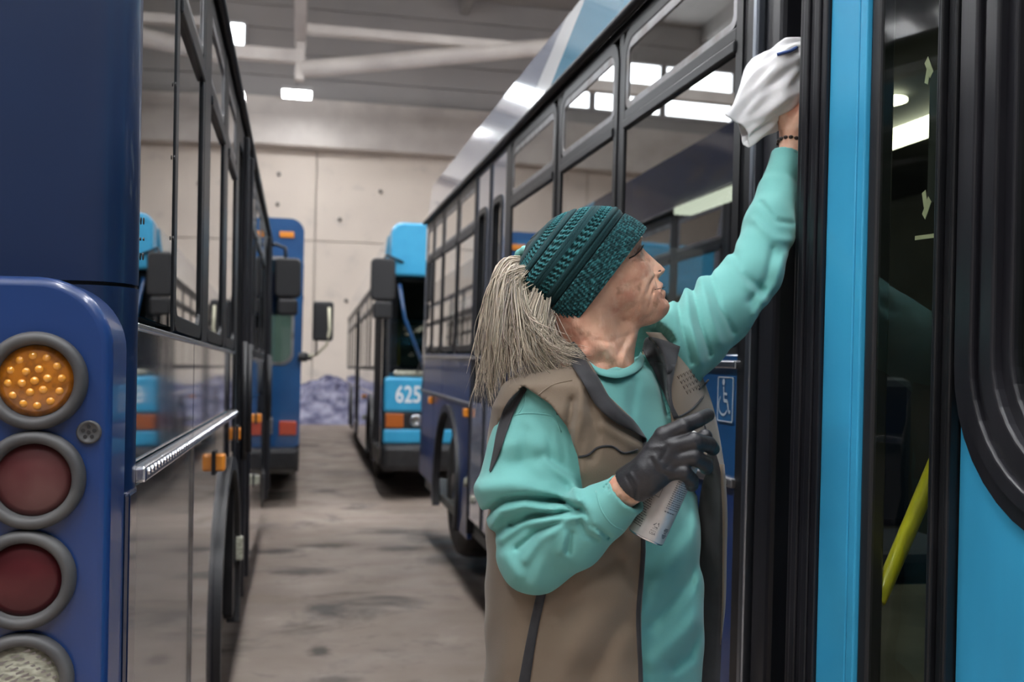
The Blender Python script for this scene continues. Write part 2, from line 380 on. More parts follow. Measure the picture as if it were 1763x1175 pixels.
class Bus:
    """One bus; local x counts from the kerb side's skin, d > 0 is inward (sg = +1: inward is +X)."""
    def __init__(b, name, label, Xs, sg, rot):
        b.sg = sg; b.t = thing(name, label, 'bus', (Xs, 0, 0), rot)
    def fn(b, u, v, w): return (b.sg * w, u, v)
    def box(b, mb, d0, d1, y0, y1, z0, z1): return mb.box(b.sg * d0, b.sg * d1, y0, y1, z0, z1)
    def part(b, name, m, boxes, parent=None, bevel=.004, **k):
        mb = MB()
        for q in boxes: b.box(mb, *q)
        return mb.build(name, m, parent or b.t, bevel=bevel, **k)
    def window(b, y0, y1, z0, z1, zt=None, r=.07, wd=.04, frame='black_frame', gl='bus_glass', vent=True, proud=-.006):
        mb = MB(); ring_frame(mb, rrect(y0, y1, z0, z1, r), rrect(y0 + wd, y1 - wd, z0 + wd, z1 - wd, max(r - wd * .6, .01)), b.fn, proud, .03)
        f = mb.build('window', frame, b.t, bevel=.004)
        zz = [(z0 + wd * .7, z1 - wd * .7)] if zt is None else [(z0 + wd * .7, zt - .02), (zt + .02, z1 - wd * .7)]
        for k, (a, c) in enumerate(zz):
            MB().prism(rrect(y0 + wd * .7, y1 - wd * .7, a, c, max(r - wd, .008), 4), b.fn, .0, .006).build('pane', gl, f)
        if zt is not None:
            b.part('transom', frame, [(-.012, .012, y0 + wd * .9, y1 - wd * .9, zt - .034, zt - .004), (-.006, .022, y0 + wd * .9, y1 - wd * .9, zt - .004, zt + .03)], f)
            if vent:
                m2 = MB(); ring_frame(m2, rrect(y0 + wd, y1 - wd, zt + .03, z1 - wd, .03), rrect(y0 + wd + .022, y1 - wd - .022, zt + .05, z1 - wd - .03, .02), b.fn, -.004, .012)
                m2.build('vent_frame', 'dull_metal', f, bevel=.002)
        return f
    def arch_panel(b, name, m, ya, yb, za, zb, yc, R, d0=0, d1=.03, zc=.48):
        a0 = math.asin((za - zc) / R) if abs(za - zc) < R else 0
        pts = [(ya, za)]
        for k in range(21):
            a = math.pi - a0 - (math.pi - 2 * a0) * k / 20
            pts.append((yc + R * math.cos(a), zc + R * math.sin(a)))
        pts += [(yb, za), (yb, zb), (ya, zb)]
        o = MB().prism(pts, b.fn, d0, d1).build(name, m, b.t, bevel=.004)
        loop = lambda rr: [(yc + rr * math.cos(math.pi - a0 - (math.pi - 2 * a0) * k / 20), zc + rr * math.sin(math.pi - a0 - (math.pi - 2 * a0) * k / 20)) for k in range(21)]
        mb = MB(); A = loop(R + .02); B_ = loop(R - .03)
        mb.band([[b.fn(u, v, -.022) for u, v in A], [b.fn(u, v, .03) for u, v in A], [b.fn(u, v, .03) for u, v in B_], [b.fn(u, v, -.022) for u, v in B_], [b.fn(u, v, -.022) for u, v in A]], close=False)
        mb.build('wheel_arch', 'black_plastic', o, autosmooth=True)
        return o
    def wheel(b, yc, d=.07, r=.48):
        c = (b.sg * d, yc, r + .002); ax = (b.sg, 0, 0)
        w = MB().lathe(c, ax, [(.02, .27), (.0, .30), (-.005, .40), (.02, .455), (.05, r - .008), (.09, r), (.2, r), (.24, r - .01), (.28, .42), (.28, .27)], 40).build('wheel', 'tyre', b.t, autosmooth=True)
        MB().lathe(c, ax, [(.0, .02), (-.02, .09), (.02, .11), (.07, .14), (.09, .22), (.03, .27), (.015, .29), (.04, .29)], 32).build('rim', 'dull_metal', w, autosmooth=True)
        return w
    def shell(b, y0, y1, zt, depth=2.5, m='interior_dark', zf=.36):
        b.part('far_side', m, [(depth - .05, depth, y0, y1, .3, zt - .35)], bevel=0)
        b.part('floor_pan', 'interior_grey', [(.04, depth - .05, y0, y1, zf - .06, zf)], bevel=0)
        b.part('inner_ceiling', m, [(.05, depth - .05, y0, y1, 2.40, 2.46)], bevel=0)
    def roof(b, y0, y1, zt, m='lavender_grey', depth=2.5):
        pts = [(0.06, zt - .06), (.10, zt - .02), (.3, zt + .06), (depth / 2, zt + .12), (depth - .3, zt + .06), (depth - .06, zt - .06), (depth - .1, zt - .2), (.1, zt - .2)]
        return MB().prism(pts, lambda u, v, w: (b.sg * u, w, v), y0, y1).build('roof', m, b.t)
    def marker(b, y, z, m='orange_marker', l=.06, h=.055, name='side_marker_lamp', d=-.035):
        o = b.part(name, m, [(d, .0, y - l / 2, y + l / 2, z - h / 2, z + h / 2)], bevel=.008)
        b.part('marker_base', 'black_plastic', [(-.006, .002, y - l / 2 - .01, y + l / 2 + .01, z - h / 2 - .01, z + h / 2 + .01)], o, bevel=.002)
        return o

# ---------------------------------------------------------------- right bus, its front door beside the camera
R = Bus('city_bus', 'dark blue bus along the right with its light blue front door being wiped', 1.02, 1, (.013, 0, 0))
ROLL = .010
R.t.rotation_euler = (.013, ROLL, 0); R.t.location = (1.02 - ROLL * 1.38, 0, 0)
ZB, ZR, ZT = 1.40, 2.50, 2.17
R.shell(.5, 8.30, 2.83); R.roof(.45, 8.42, 2.86)
for (a, c, dr) in [(2.23, 3.16, 0), (3.20, 3.97, 0), (4.02, 4.94, 0), (5.95, 6.62, 0), (6.66, 7.32, 0), (7.36, 7.86, 0), (7.90, 8.28, 0)]:
    R.window(a, c, ZB + .015, ZR - .035, ZT, r=.09)
    for s in ((a - .02, a), (c, c + .02)):
        R.part('pillar', 'black_frame', [(-.002, .03, s[0], s[1], ZB, ZR - .02)], bevel=0)
R.part('header_rail', 'black_frame', [(-.004, .05, 1.42, 8.40, ZR - .035, ZR)], bevel=.003)
MB().tube([(-.022, 1.2, ZR + .005), (-.022, 8.40, ZR + .005)], .018, 8).build('gutter', 'black_plastic', R.t, smooth=True)
R.part('rear_corner_post', 'lavender_grey', [(0, .06, 8.28, 8.42, .55, ZR)])
# roof fascia with the livery: light blue, white stripe, grey
def fascia(b, name, m, ya0, ya1, yb0, yb1, z0, z1):          # a0/a1: lower and upper ends
    mb = MB()
    q = [(ya0, z0), (yb0, z0), (yb1, z1), (ya1, z1)]
    mb.prism(q, lambda u, v, w: (b.sg * (w + (v - z0) * .12), u, v), 0, .04)
    return mb.build(name, m, b.t)
fascia(R, 'roof_fascia', 'fascia_blue', .5, .5, 4.30, 3.75, ZR + .01, 2.83)
fascia(R, 'roof_fascia', 'white_paint', 4.30, 3.75, 4.80, 4.10, ZR + .01, 2.83)
fascia(R, 'roof_fascia', 'lavender_grey', 4.80, 4.10, 8.42, 8.42, ZR + .01, 2.83)
# side panels
for a, c in ((2.20, 3.35), (3.36, 4.93)):
    R.part('belt_panel', 'mid_blue' if a < 3 else 'navy', [(0, .03, a, c, 1.10, ZB)])
    R.part('skirt_panel', 'navy', [(0, .03, a, c, .30, 1.09)])
for a, c in ((5.95, 7.20), (7.21, 8.42)):
    R.part('belt_panel', 'navy', [(0, .03, a, c, 1.10, ZB)])
R.arch_panel('skirt_panel', 'navy', 5.95, 7.62, .28, 1.09, 6.85, .55)
R.part('skirt_panel', 'navy', [(0, .03, 7.63, 8.42, .40, 1.09)])
R.part('belt_trim', 'bright_metal', [(-.012, .01, 2.215, 8.42, 1.365, 1.385)], bevel=.004)
R.part('rub_rail', 'dull_metal', [(-.014, .01, 2.215, 4.93, 1.082, 1.104), (-.014, .01, 5.95, 8.42, 1.082, 1.104)], bevel=.004)
R.wheel(6.85); R.wheel(3.35 + .3)
R.marker(6.02, 1.04); R.marker(7.70, 1.04)
MB().lathe((0, 5.99, .62), (-1, 0, 0), [(0, .03), (.012, .03), (.02, .02)], 12).build('side_reflector', 'white_lens', R.t)
MB().lathe((0, 5.45 + .3, .55), (-1, 0, 0), [(0, .025), (.012, .025), (.02, .018)], 12).build('side_reflector', 'white_lens', R.t)
# rear door, two leaves
for a, c in ((5.05, 5.48), (5.50, 5.93)):
    mb = MB(); ring_frame(mb, rrect(a, c, .42, ZR - .03, .02, 2), rrect(a + .12, c - .10, 1.15, 2.22, .05, 2), R.fn, .0, .03)
    dl = mb.build('rear_door', 'lavender_grey', R.t, bevel=.004)
    mb = MB(); ring_frame(mb, rrect(a + .09, c - .07, 1.12, 2.25, .06), rrect(a + .125, c - .105, 1.155, 2.215, .04), R.fn, -.008, .01); mb.build('door_window_frame', 'black_frame', dl)
    MB().prism(rrect(a + .11, c - .09, 1.14, 2.23, .05, 3), R.fn, .01, .016).build('pane', 'bus_glass', dl)
    R.part('door_seal', 'rubber', [(-.01, .03, c - .01, c + .02, .42, ZR - .03)], dl)
R.part('door_post', 'black_frame', [(-.006, .04, 4.94, 5.05, .32, ZR - .03)])
R.part('door_post', 'black_frame', [(-.006, .04, 5.93, 5.96, .32, ZR - .03)])
# front doorway
R.part('door_jamb', 'black_frame', [(-.002, .06, 2.155, 2.225, .30, ZR)])
R.part('jamb_trim', 'jamb_metal', [(-.018, .02, 2.128, 2.152, .32, ZR)], bevel=.005)
R.part('jamb_seal', 'rubber', [(.0, .10, 2.04, 2.125, .32, ZR)], bevel=.012)
fl = R.part('folded_door', 'rubber_matte', [(.06, .20, 1.985, 2.03, .40, ZR - .06)], bevel=.01)
R.part('door_stile', 'rubber', [(.10, .16, 1.965, 1.985, .42, ZR - .08)], fl, bevel=.006)
R.part('step_edge', 'dull_metal', [(-.01, .06, 1.43, 2.04, .33, .37)])
# open front leaf: free edge swung out towards the aisle
hx, hy = .0, 1.405; fx, fy = -.072, 1.792
Ldir = nrm([fx - hx, fy - hy]); Lnor = np.array([-Ldir[1], Ldir[0]])      # outward normal (towards the aisle)
LW = math.hypot(fx - hx, fy - hy)
def leaf(u, v, w): return (hx + Ldir[0] * u + Lnor[0] * w, hy + Ldir[1] * u + Lnor[1] * w, v)
def lbox(mb, u0, u1, w0, w1, z0, z1):
    return mb.prism([(u0, z0), (u1, z0), (u1, z1), (u0, z1)], leaf, w0, w1)
LF = [None]
ZL0, ZL1 = .34, 2.47
lf = lbox(lbox(MB(), LW - .160, LW - .0835, -.03, .012, ZL0, ZL1), LW - .180, LW - .1614, -.03, .012, ZL0, ZL1).build('front_door', 'sky_blue', R.t, bevel=.003)
mb = MB()
for k in range(5): lbox(mb, LW - .0825 + .0165 * k, LW - .0825 + .0165 * k + .0157, -.034, .014 + (.006, .010, .004, .009, .003)[k], ZL0, ZL1)
mb.build('edge_seal', 'rubber', lf, bevel=.003)
lbox(MB(), LW - .206, LW - .1805, -.03, .004, ZL0, ZL1).build('glazing_seal', 'black_plastic', lf, bevel=.005)
lbox(MB(), .055, LW - .200, -.006, -.001, ZL0 + .06, ZL1 - .06).build('pane', 'door_glass', lf)
lbox(lbox(MB(), LW - .205, .05, -.03, .012, ZL0, ZL0 + .07), LW - .205, .05, -.03, .012, ZL1 - .07, ZL1).build('door_rail', 'black_plastic', lf, bevel=.003)
mb = MB()
for k, (u0, u1, w1) in enumerate([(.0, .010, .022), (.011, .026, .016), (.027, .034, .026), (.035, .05, .014)]): lbox(mb, u0, u1, -.034, w1, ZL0, ZL1)
mb.build('hinge_post', 'black_frame', lf, bevel=.004)
lbox(MB(), .050, .0512, -.02, .008, ZL0, ZL1).build('edge_strip', 'sky_blue', lf)
# yellow grab rail crossing the door glass on the inside
def Rl(p): return R.t.matrix_basis.inverted() @ Vector([float(x) for x in p])
MB().tube([leaf(LW - .192, .965, -.03), leaf(LW - .188, .98, -.045), leaf(.02, 1.36, -.045), leaf(.015, 1.375, -.03)], .0145, 12).build('grab_rail', 'yellow', lf, smooth=True)
# front quarter: light blue panel and rubber gasketed window
gy0, gy1, gz0, gz1 = .62, 1.398, 1.135, 2.60
mb = MB(); ring_frame(mb, rrect(.45, 1.402, .32, ZR + .3, .02, 8), rrect(gy0 + .03, gy1 - .03, gz0 + .03, gz1 - .03, .20, 8), R.fn, .0, .03)
mb.build('front_quarter_panel', 'dirty_blue', R.t)
g = None
for k, (o_, i_, pr) in enumerate([(0, .030, -.018), (.028, .052, -.028), (.050, .066, -.016), (.064, .092, -.022), (.090, .112, -.006)]):
    mb = MB(); ring_frame(mb, rrect(gy0 + o_, gy1 - o_, gz0 + o_, gz1 - o_, .25 - o_ * .8, 10), rrect(gy0 + i_, gy1 - i_, gz0 + i_, gz1 - i_, .25 - i_ * .8, 10), R.fn, pr, .02)
    if k == 0: g = mb.build('front_window', 'rubber', R.t, bevel=.005, seg=3)
    else: mb.build('gasket_rib', 'rubber', g, bevel=.005, seg=3)
MB().prism(rrect(gy0 + .1, gy1 - .1, gz0 + .1, gz1 - .1, .17, 8), R.fn, .006, .012).build('pane', 'door_glass', g)
R.part('front_face', 'sky_blue', [(.0, 2.5, .40, .45, .32, 1.1), (.0, .1, .40, .45, 1.1, 2.8), (.0, 2.5, .40, .45, 2.35, 2.8)])
R.part('windshield', 'front_glass', [(.1, 2.4, .42, .43, 1.1, 2.35)], bevel=0)
R.part('door_header', 'sky_blue', [(.0, .03, .45, 2.13, ZR + .002, ZR + .02)], bevel=0)
# inside, seen through the door glass
R.part('dashboard', 'interior_dark', [(.7, 2.0, .55, .95, .4, 1.15)], bevel=.05)
R.part('farebox', 'interior_grey', [(.75, .98, 1.15, 1.38, .4, 1.35)], bevel=.02)
MB().tube([(.70, 1.02, .36), (.70, 1.02, 2.42)], .017, 10).build('stanchion', 'yellow', R.t, smooth=True)
MB().tube([(.42, .80, 1.62), (.30, .98, 1.86), (.24, 1.08, 2.06)], .016, 10).build('grab_rail', 'yellow', R.t, smooth=True)
R.part('fluorescent_fixture', 'tube_light', [(1.38, 1.50, 2.3, 4.02, 2.345, 2.39)])
R.part('fluorescent_fixture', 'tube_light', [(1.32, 1.44, 5.2, 6.1, 2.345, 2.39)])
R.part('fluorescent_fixture', 'tube_light', [(2.2, 2.36, 2.5, 4.0, 2.33, 2.38)])
MB().lathe((1.10, 3.34, 2.385), (0, 0, -1), [(0, .06), (.01, .06), (.018, .035), (.02, .005)], 20).build('dome_lamp', 'tube_light', R.t)
for k in range(4):
    y = 2.6 + k * .85
    s_ = R.part('seat', 'seat_blue', [(.2, 1.0, y, y + .42, .75, .85), (.2, 1.0, y + .40, y + .48, .85, 1.35)], bevel=.03)
# decals: wheelchair sign beside the door
def decal(b, vs, fs, yc, zc, m, name, parent, dd=-.004, mirror=1):
    MB().add([(b.sg * dd, yc + mirror * x, zc + y) for x, y, z in vs], fs).build(name, m, parent)
sg_ = R.part('wheelchair_sign', 'sign_blue', [(-.003, .0, 2.236, 2.326, 1.235, 1.345)], bevel=0)
mb = MB(); ring_frame(mb, rrect(2.236, 2.326, 1.235, 1.345, .004, 1), rrect(2.239, 2.323, 1.238, 1.342, .003, 1), R.fn, -.0045, -.002); mb.build('sign_border', 'sign_white', sg_)
mb = MB()
YS = lambda u: 2.28 - u * .6
def stroke(pts, w=.007):
    for (a, c), (d, e) in zip(pts[:-1], pts[1:]):
        L_ = math.hypot(d - a, e - c); nx_, ny_ = -(e - c) / L_ * w, (d - a) / L_ * w
        mb.add([(-.0055, YS(a + nx_), c + ny_), (-.0055, YS(d + nx_), e + ny_), (-.0055, YS(d - nx_), e - ny_), (-.0055, YS(a - nx_), c - ny_)], [(0, 1, 2, 3)])
_st = stroke
def stroke(pts, w=.007): _st([(a, 1.29 + (z - 1.25) * .56) for a, z in pts], w * .6)
stroke([(-.012, 1.305), (-.008, 1.245), (.026, 1.243), (.042, 1.195), (.056, 1.199)])
stroke([(-.010, 1.275), (.022, 1.273)], .005)
stroke([(-.014 + .043 * math.cos(a), 1.225 + .043 * math.sin(a)) for a in np.linspace(2.2, 5.75, 14)], .005)
mb.add([(-.0055, YS(-.014 + .013 * math.cos(a)), 1.332 + .008 * math.sin(a)) for a in np.linspace(0, 6.283, 13)[:-1]], [list(range(12))])
mb.build('wheelchair_symbol', 'sign_white', sg_)

# dark sheet taped to the inside of the door glass
sh = thing('paper_sheet', 'dark rectangular sheet taped inside the glass of the light blue door', 'sheet', tuple(R.t.location), tuple(R.t.rotation_euler))
lbox(MB(), .046, .086, -.0095, -.0085, 1.652, 1.872).build('sheet', 'dark_paper', sh)
def tape(u, v, ang, l, w):
    c, s = math.cos(ang), math.sin(ang)
    q = [(u + (a * c - b_ * s) * .55, v + a * s + b_ * c) for a, b_ in ((-l, -w), (l, -w), (l, w), (-l, w))]
    MB().prism(q, leaf, -.0084, -.0074).build('tape', 'tape_cream', sh)
tape(.088, 1.880, .9, .018, .008); tape(.091, 1.866, 1.9, .013, .007)
tape(.091, 1.660, -1.9, .013, .007); tape(.086, 1.644, -.9, .018, .008)
tape(.080, 1.596, 0.0, .055, .0035)

# ---------------------------------------------------------------- left bus, its tail beside the camera
ROLL2 = .012
Lb = Bus('city_bus', 'dark blue bus along the left edge showing its round tail lamps', -.26 + ROLL2 * 1.38 * -1, -1, (-.004, -ROLL2, 0))
Lb.t.location = (-.26 + ROLL2 * 1.38, 0, 0)
ZB, ZR, ZT = 1.455, 2.47, 2.17
Lb.shell(1.75, 8.75, 2.83); Lb.roof(1.66, 8.85, 2.90)
Lb.part('rear_bulkhead', 'interior_dark', [(.05, 2.45, 1.70, 1.75, .4, 2.8)], bevel=0)
qp = Lb.part('quarter_panel', 'side_glass', [(-.004, .0, 1.685, 2.125, ZB + .01, ZR - .02)], bevel=0)
Lb.part('quarter_backing', 'black_plastic', [(.004, .03, 1.685, 2.125, ZB + .01, ZR - .02)], qp, bevel=0)
for zz in (1.623, 1.564):
    MB().lathe((.0055, 1.722, zz), (1, 0, 0), [(0, .0060), (.0012, .0060), (.0018, .003)], 10).build('latch', 'black_plastic', qp)
MB().lathe((.0055, 1.722, 1.593), (1, 0, 0), [(0, .003), (.002, .003)], 6).build('latch', 'black_plastic', qp)
for zz in (1.96, 1.81, 1.645):
    MB().lathe((.006, 2.108, zz), (1, 0, 0), [(0, .0045), (.002, .0045)], 8).build('screw', 'black_plastic', qp)
for (a, c) in [(2.15, 2.74), (2.90, 3.48), (3.60, 4.12), (5.20, 5.95), (6.00, 6.75), (6.80, 7.55)]:
    Lb.window(a, c, ZB + .005, ZR - .03, ZT, r=.06, wd=.035, gl='side_glass')
for a, c in ((2.125, 2.15), (2.74, 2.90), (3.48, 3.60), (4.12, 4.22), (5.12, 5.20), (5.95, 6.0), (6.75, 6.80), (7.55, 7.62)):
    Lb.part('pillar', 'black_frame', [(-.007, .03, a, c, ZB, ZR - .01)], bevel=.004)
Lb.part('header_rail', 'black_frame', [(-.004, .05, 1.68, 8.80, ZR - .03, ZR)], bevel=.003)
MB().tube([(.018, 1.68, ZR + .005), (.018, 8.80, ZR + .005)], .016, 8).build('gutter', 'black_plastic', Lb.t, smooth=True)
fascia(Lb, 'roof_fascia', 'navy_side', 1.68, 1.68, 8.0, 8.0, ZR + .01, 2.88)
fascia(Lb, 'roof_fascia', 'fascia_blue', 8.0, 8.0, 8.85, 8.85, ZR + .01, 2.88)
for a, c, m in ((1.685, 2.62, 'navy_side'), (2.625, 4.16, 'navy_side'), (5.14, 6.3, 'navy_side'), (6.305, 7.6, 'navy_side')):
    Lb.part('belt_panel', m, [(0, .03, a, c, 1.225, ZB - .008)])
Lb.part('belt_trim', 'bright_metal', [(-.008, .01, 1.685, 4.16, ZB - .012, ZB - .002), (-.008, .01, 5.14, 7.6, ZB - .012, ZB - .002)], bevel=.002)
rr = Lb.part('rub_rail', 'bright_metal', [(-.022, .01, 1.685, 4.10, 1.196, 1.222)], bevel=.005)
mb = MB()
for k in range(60): mb.lathe((.0215, 1.71 + k * .04, 1.213), (1, 0, 0), [(0, .007), (.0035, .006), (.005, .003)], 6)
mb.build('rail_studs', 'bright_metal', rr, kind='stuff')
Lb.part('skirt_panel', 'grey_panel', [(0, .03, 1.70, 2.60, .32, 1.19)])
Lb.part('panel_edge', 'dull_metal', [(-.006, .02, 1.683, 1.699, .32, 1.19), (-.006, .02, 2.603, 2.612, .32, 1.19)], bevel=.002)
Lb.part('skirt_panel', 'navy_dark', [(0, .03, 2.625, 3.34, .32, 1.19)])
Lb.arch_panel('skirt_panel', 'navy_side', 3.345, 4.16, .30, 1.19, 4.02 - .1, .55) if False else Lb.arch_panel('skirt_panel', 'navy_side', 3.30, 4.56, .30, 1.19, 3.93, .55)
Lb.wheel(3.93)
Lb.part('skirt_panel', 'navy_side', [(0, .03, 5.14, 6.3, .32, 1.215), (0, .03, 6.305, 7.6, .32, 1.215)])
Lb.marker(3.30, 1.085); Lb.marker(4.52, 1.10); Lb.marker(6.44, 1.08)
Lb.marker(4.42, .62, 'white_lens', .05, .10, 'side_reflector'); Lb.marker(6.2, .72, 'white_lens', .05, .06, 'side_reflector')
# doors
for a, c in ((4.24, 4.67), (4.69, 5.12), (7.64, 8.15), (8.17, 8.70)):
    mb = MB(); ring_frame(mb, rrect(a, c, .36, ZR - .03, .02, 2), rrect(a + .06, c - .06, .55, ZR - .12, .05, 2), Lb.fn, -.004, .03)
    dl = mb.build('passenger_door', 'black_frame', Lb.t, bevel=.004)
    MB().prism(rrect(a + .05, c - .05, .54, ZR - .11, .05, 3), Lb.fn, .008, .014).build('pane', 'bus_glass', dl)
    Lb.part('door_seal', 'rubber', [(-.028, .0, c - .03, c + .01, .36, ZR - .03)], dl, bevel=.008)
    MB().tube([(.035, a + .1, 1.0), (.035, a + .1, 1.5)], .012, 8).build('grab_rail', 'black_plastic', dl, smooth=True)
Lb.part('front_post', 'navy', [(0, .06, 8.70, 8.85, .32, ZR)])
Lb.part('front_face', 'sky_blue', [(.06, 2.5, 8.80, 8.85, .32, 1.2), (.06, 2.5, 8.80, 8.85, 2.4, 2.8)])
# rear: upper shell with a rounded corner, seam, lower shell
def plan(y0, r, y1, dmax, off=0.0, n=8):
    pts = [(off, y1)] + [(off + r - r * math.cos(a), y0 + r - r * math.sin(a)) for a in np.linspace(0, math.pi / 2, n)] + [(dmax, y0), (dmax, y1)]
    return pts
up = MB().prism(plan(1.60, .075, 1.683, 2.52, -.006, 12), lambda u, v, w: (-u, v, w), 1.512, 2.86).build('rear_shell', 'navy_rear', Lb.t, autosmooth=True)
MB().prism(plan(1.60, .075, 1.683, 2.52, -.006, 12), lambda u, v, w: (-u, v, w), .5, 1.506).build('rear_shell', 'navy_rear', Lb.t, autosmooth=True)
MB().prism(plan(1.61, .075, 1.683, 2.5, .002, 12), lambda u, v, w: (-u, v, w), 1.50, 1.515).build('shell_seam', 'rubber_matte', up)
# louvre grooves on the upper shell
# lamp housing
def pod_fn(u, v, w): return (-u, w, v)
pod_o = rrect(-.002, .62, .36, 1.508, (.02, .02, .02, .085), 12)
pod_o = [(u, v) for u, v in rrect(-.62, .004, .36, 1.506, (.02, .02, .10, .02), 12)]
fnp = lambda u, v, w: (u, w, v)
pod = MB().prism(pod_o, fnp, 1.47, 1.605).build('tail_lamp_housing', 'navy', Lb.t, bevel=.014, seg=4, autosmooth=True)
Lb.part('rear_bumper', 'rubber_matte', [(.0, 2.5, 1.40, 1.62, .30, .48)], bevel=.03)
def Ll(p): return Lb.t.matrix_basis.inverted() @ Vector([float(x) for x in p])
bpy.context.view_layer.update()
def tail_lamp(px, py, m, label, leds=False, lines=False):
    c = np.array(Ll(onY(px, py, 1.468))); c[1] = 1.470
    tl = MB().lathe(c, (0, -1, 0), [(.0, .067), (.010, .0675), (.017, .065), (.0205, .060), (.0195, .054), (.014, .0505), (.004, .0495), (.003, .046)], 48, capa=False).build('tail_lamp', 'lamp_ring', Lb.t, smooth=True)
    tl['label'] = label
    ln = MB().lathe(c, (0, -1, 0), [(.002, .0495), (.006, .049), (.009, .040), (.0115, .025), (.0125, .008), (.0126, .0002)], 48).build('lens', m, tl, smooth=True)
    if leds:
        me = None; k = 0
        pos = [(0, 0)] + [(.0165 * math.cos(a), .0165 * math.sin(a)) for a in np.arange(6) * math.pi / 3 + .2] + [(.034 * math.cos(a), .034 * math.sin(a)) for a in np.arange(12) * math.pi / 6 + .1]
        for (x, z) in pos:
            if me is None:
                o = MB().lathe((0, 0, 0), (0, -1, 0), [(0, .0062), (.0025, .0052), (.0042, .003), (.0047, .0003)], 12).build('led', 'amber_led', ln, smooth=True); me = o.data
            else:
                o = bpy.data.objects.new('led', me); COL.objects.link(o); o.parent = ln
            h = .0125 - .005 * (math.hypot(x, z) / .04) ** 2
            o.location = (c[0] + x, c[1] - h + .001, c[2] + z)
    if lines:
        for r in range(-5, 6):
            for q in range(-3, 4):
                x = q * .0135 + (r % 2) * .0065; z = r * .0078 + x * .5
                if math.hypot(x, z) < .043:
                    o = MB().box(-.0052, .0052, -.001, .001, -.0016, .0016).build('lens_rib', 'dull_metal', ln)
                    o.location = (c[0] + x, c[1] - .012 + .004 * (math.hypot(x, z) / .04) ** 2, c[2] + z); o.rotation_euler = (0, -.35, 0)
tail_lamp(61, 656, 'amber', 'round amber turn lamp, topmost of the four', leds=True)
tail_lamp(57, 827, 'red_lens_dusty', 'round dusty red tail lamp, second from the top')
tail_lamp(40, 999, 'red_lens', 'round dark red tail lamp, third from the top')
tail_lamp(36, 1176, 'white_lens', 'round white reversing lamp, lowest of the four', lines=True)
c = np.array(Ll(onY(152, 745, 1.468))); c[1] = 1.470
al = MB().lathe(c, (0, -1, 0), [(0, .0165), (.004, .0165), (.006, .014), (.004, .0125), (.0035, .0003)], 24).build('reverse_alarm', 'lamp_ring', Lb.t, smooth=True)
for k in range(6):
    a = k * math.pi * 2 / 5 + .3; rr_ = .0075 if k < 5 else 0
    MB().lathe((c[0] + rr_ * math.cos(a), c[1] - .0035, c[2] + rr_ * math.sin(a)), (0, -1, 0), [(0, .0028), (.001, .0028)], 8).build('sound_hole', 'rubber_matte', al)
# corner post below the seam, beside the housing
Lb.part('corner_post', 'navy_dark', [(-.010, .05, 1.606, 1.682, .36, 1.19)], bevel=.006)
# kerb side mirror at the far front
def mirror(parent, c, w, h, dep, arm, name='side_mirror', lower=True):
    x, y, z = c
    m = MB().prism(rrect(x - w / 2, x + w / 2, z - h * (.28 if lower else .5), z + h * .5, .05, 5), fnp, y - dep / 2, y + dep / 2).build(name, 'black_plastic', parent, bevel=.02)
    MB().tube(arm, .016, 8).build('mirror_arm', 'black_plastic', m, smooth=True)
    if lower: MB().prism(rrect(x - w * .38, x + w * .38, z - h * .62, z - h * .30, .03, 4), fnp, y - dep / 2, y + dep / 2).build('convex_mirror', 'black_plastic', m, bevel=.02)
    return m
mirror(Lb.t, (.155, 8.80, 2.13), .23, .44, .12, [(-.02, 8.8, 2.45), (.05, 8.80, 2.47), (.13, 8.80, 2.44), (.14, 8.80, 2.3)])

# ---------------------------------------------------------------- bus 625
B6 = Bus('city_bus', 'light blue fronted bus numbered 625 parked beyond the right bus', .862, 1, (0, 0, -.0125))
B6.t.location = (.862 - .0125 * 10.6, 0, 0)
Y0, Y1 = 10.62, 21.5
B6.shell(Y0 + .1, Y1, 2.83); B6.roof(Y0 + .25, Y1, 2.86)
ZB, ZR, ZT = 1.36, 2.42, 2.12
yy = [11.95, 12.95, 14.0, 15.05, 17.2, 18.3, 19.4, 20.5]
for a, c in zip(yy, [12.9, 13.95, 15.0, 15.9, 18.25, 19.35, 20.45, 21.4]): B6.window(a, c, ZB, ZR - .03, ZT, r=.08, wd=.05)
for a in yy: B6.part('pillar', 'black_frame', [(-.01, .03, a - .05, a, ZB, ZR - .01)], bevel=0)
B6.part('header_rail', 'black_frame', [(-.01, .05, Y0 + .1, Y1, ZR - .03, ZR)], bevel=0)
fascia(B6, 'roof_fascia', 'fascia_blue', Y0 + .3, Y0 + .3, 12.3, 11.7, ZR, 2.83)
fascia(B6, 'roof_fascia', 'white_paint', 12.3, 11.7, 13.3, 12.5, ZR, 2.83)
fascia(B6, 'roof_fascia', 'lavender_grey', 13.3, 12.5, Y1, Y1, ZR, 2.83)
for a, c in ((11.9, 15.9), (17.15, Y1)):
    B6.part('belt_panel', 'lavender_grey', [(0, .03, a, c, 1.08, ZB)])
B6.arch_panel('skirt_panel', 'lavender_grey', 11.9, 13.6, .28, 1.07, 12.65, .55); B6.part('skirt_panel', 'lavender_grey', [(0, .03, 13.61, 15.9, .28, 1.07)])
B6.arch_panel('skirt_panel', 'lavender_grey', 17.15, 19.9, .28, 1.07, 18.9, .55); B6.part('skirt_panel', 'lavender_grey', [(0, .03, 19.91, Y1, .34, 1.07)])
B6.wheel(12.65); B6.wheel(18.9)
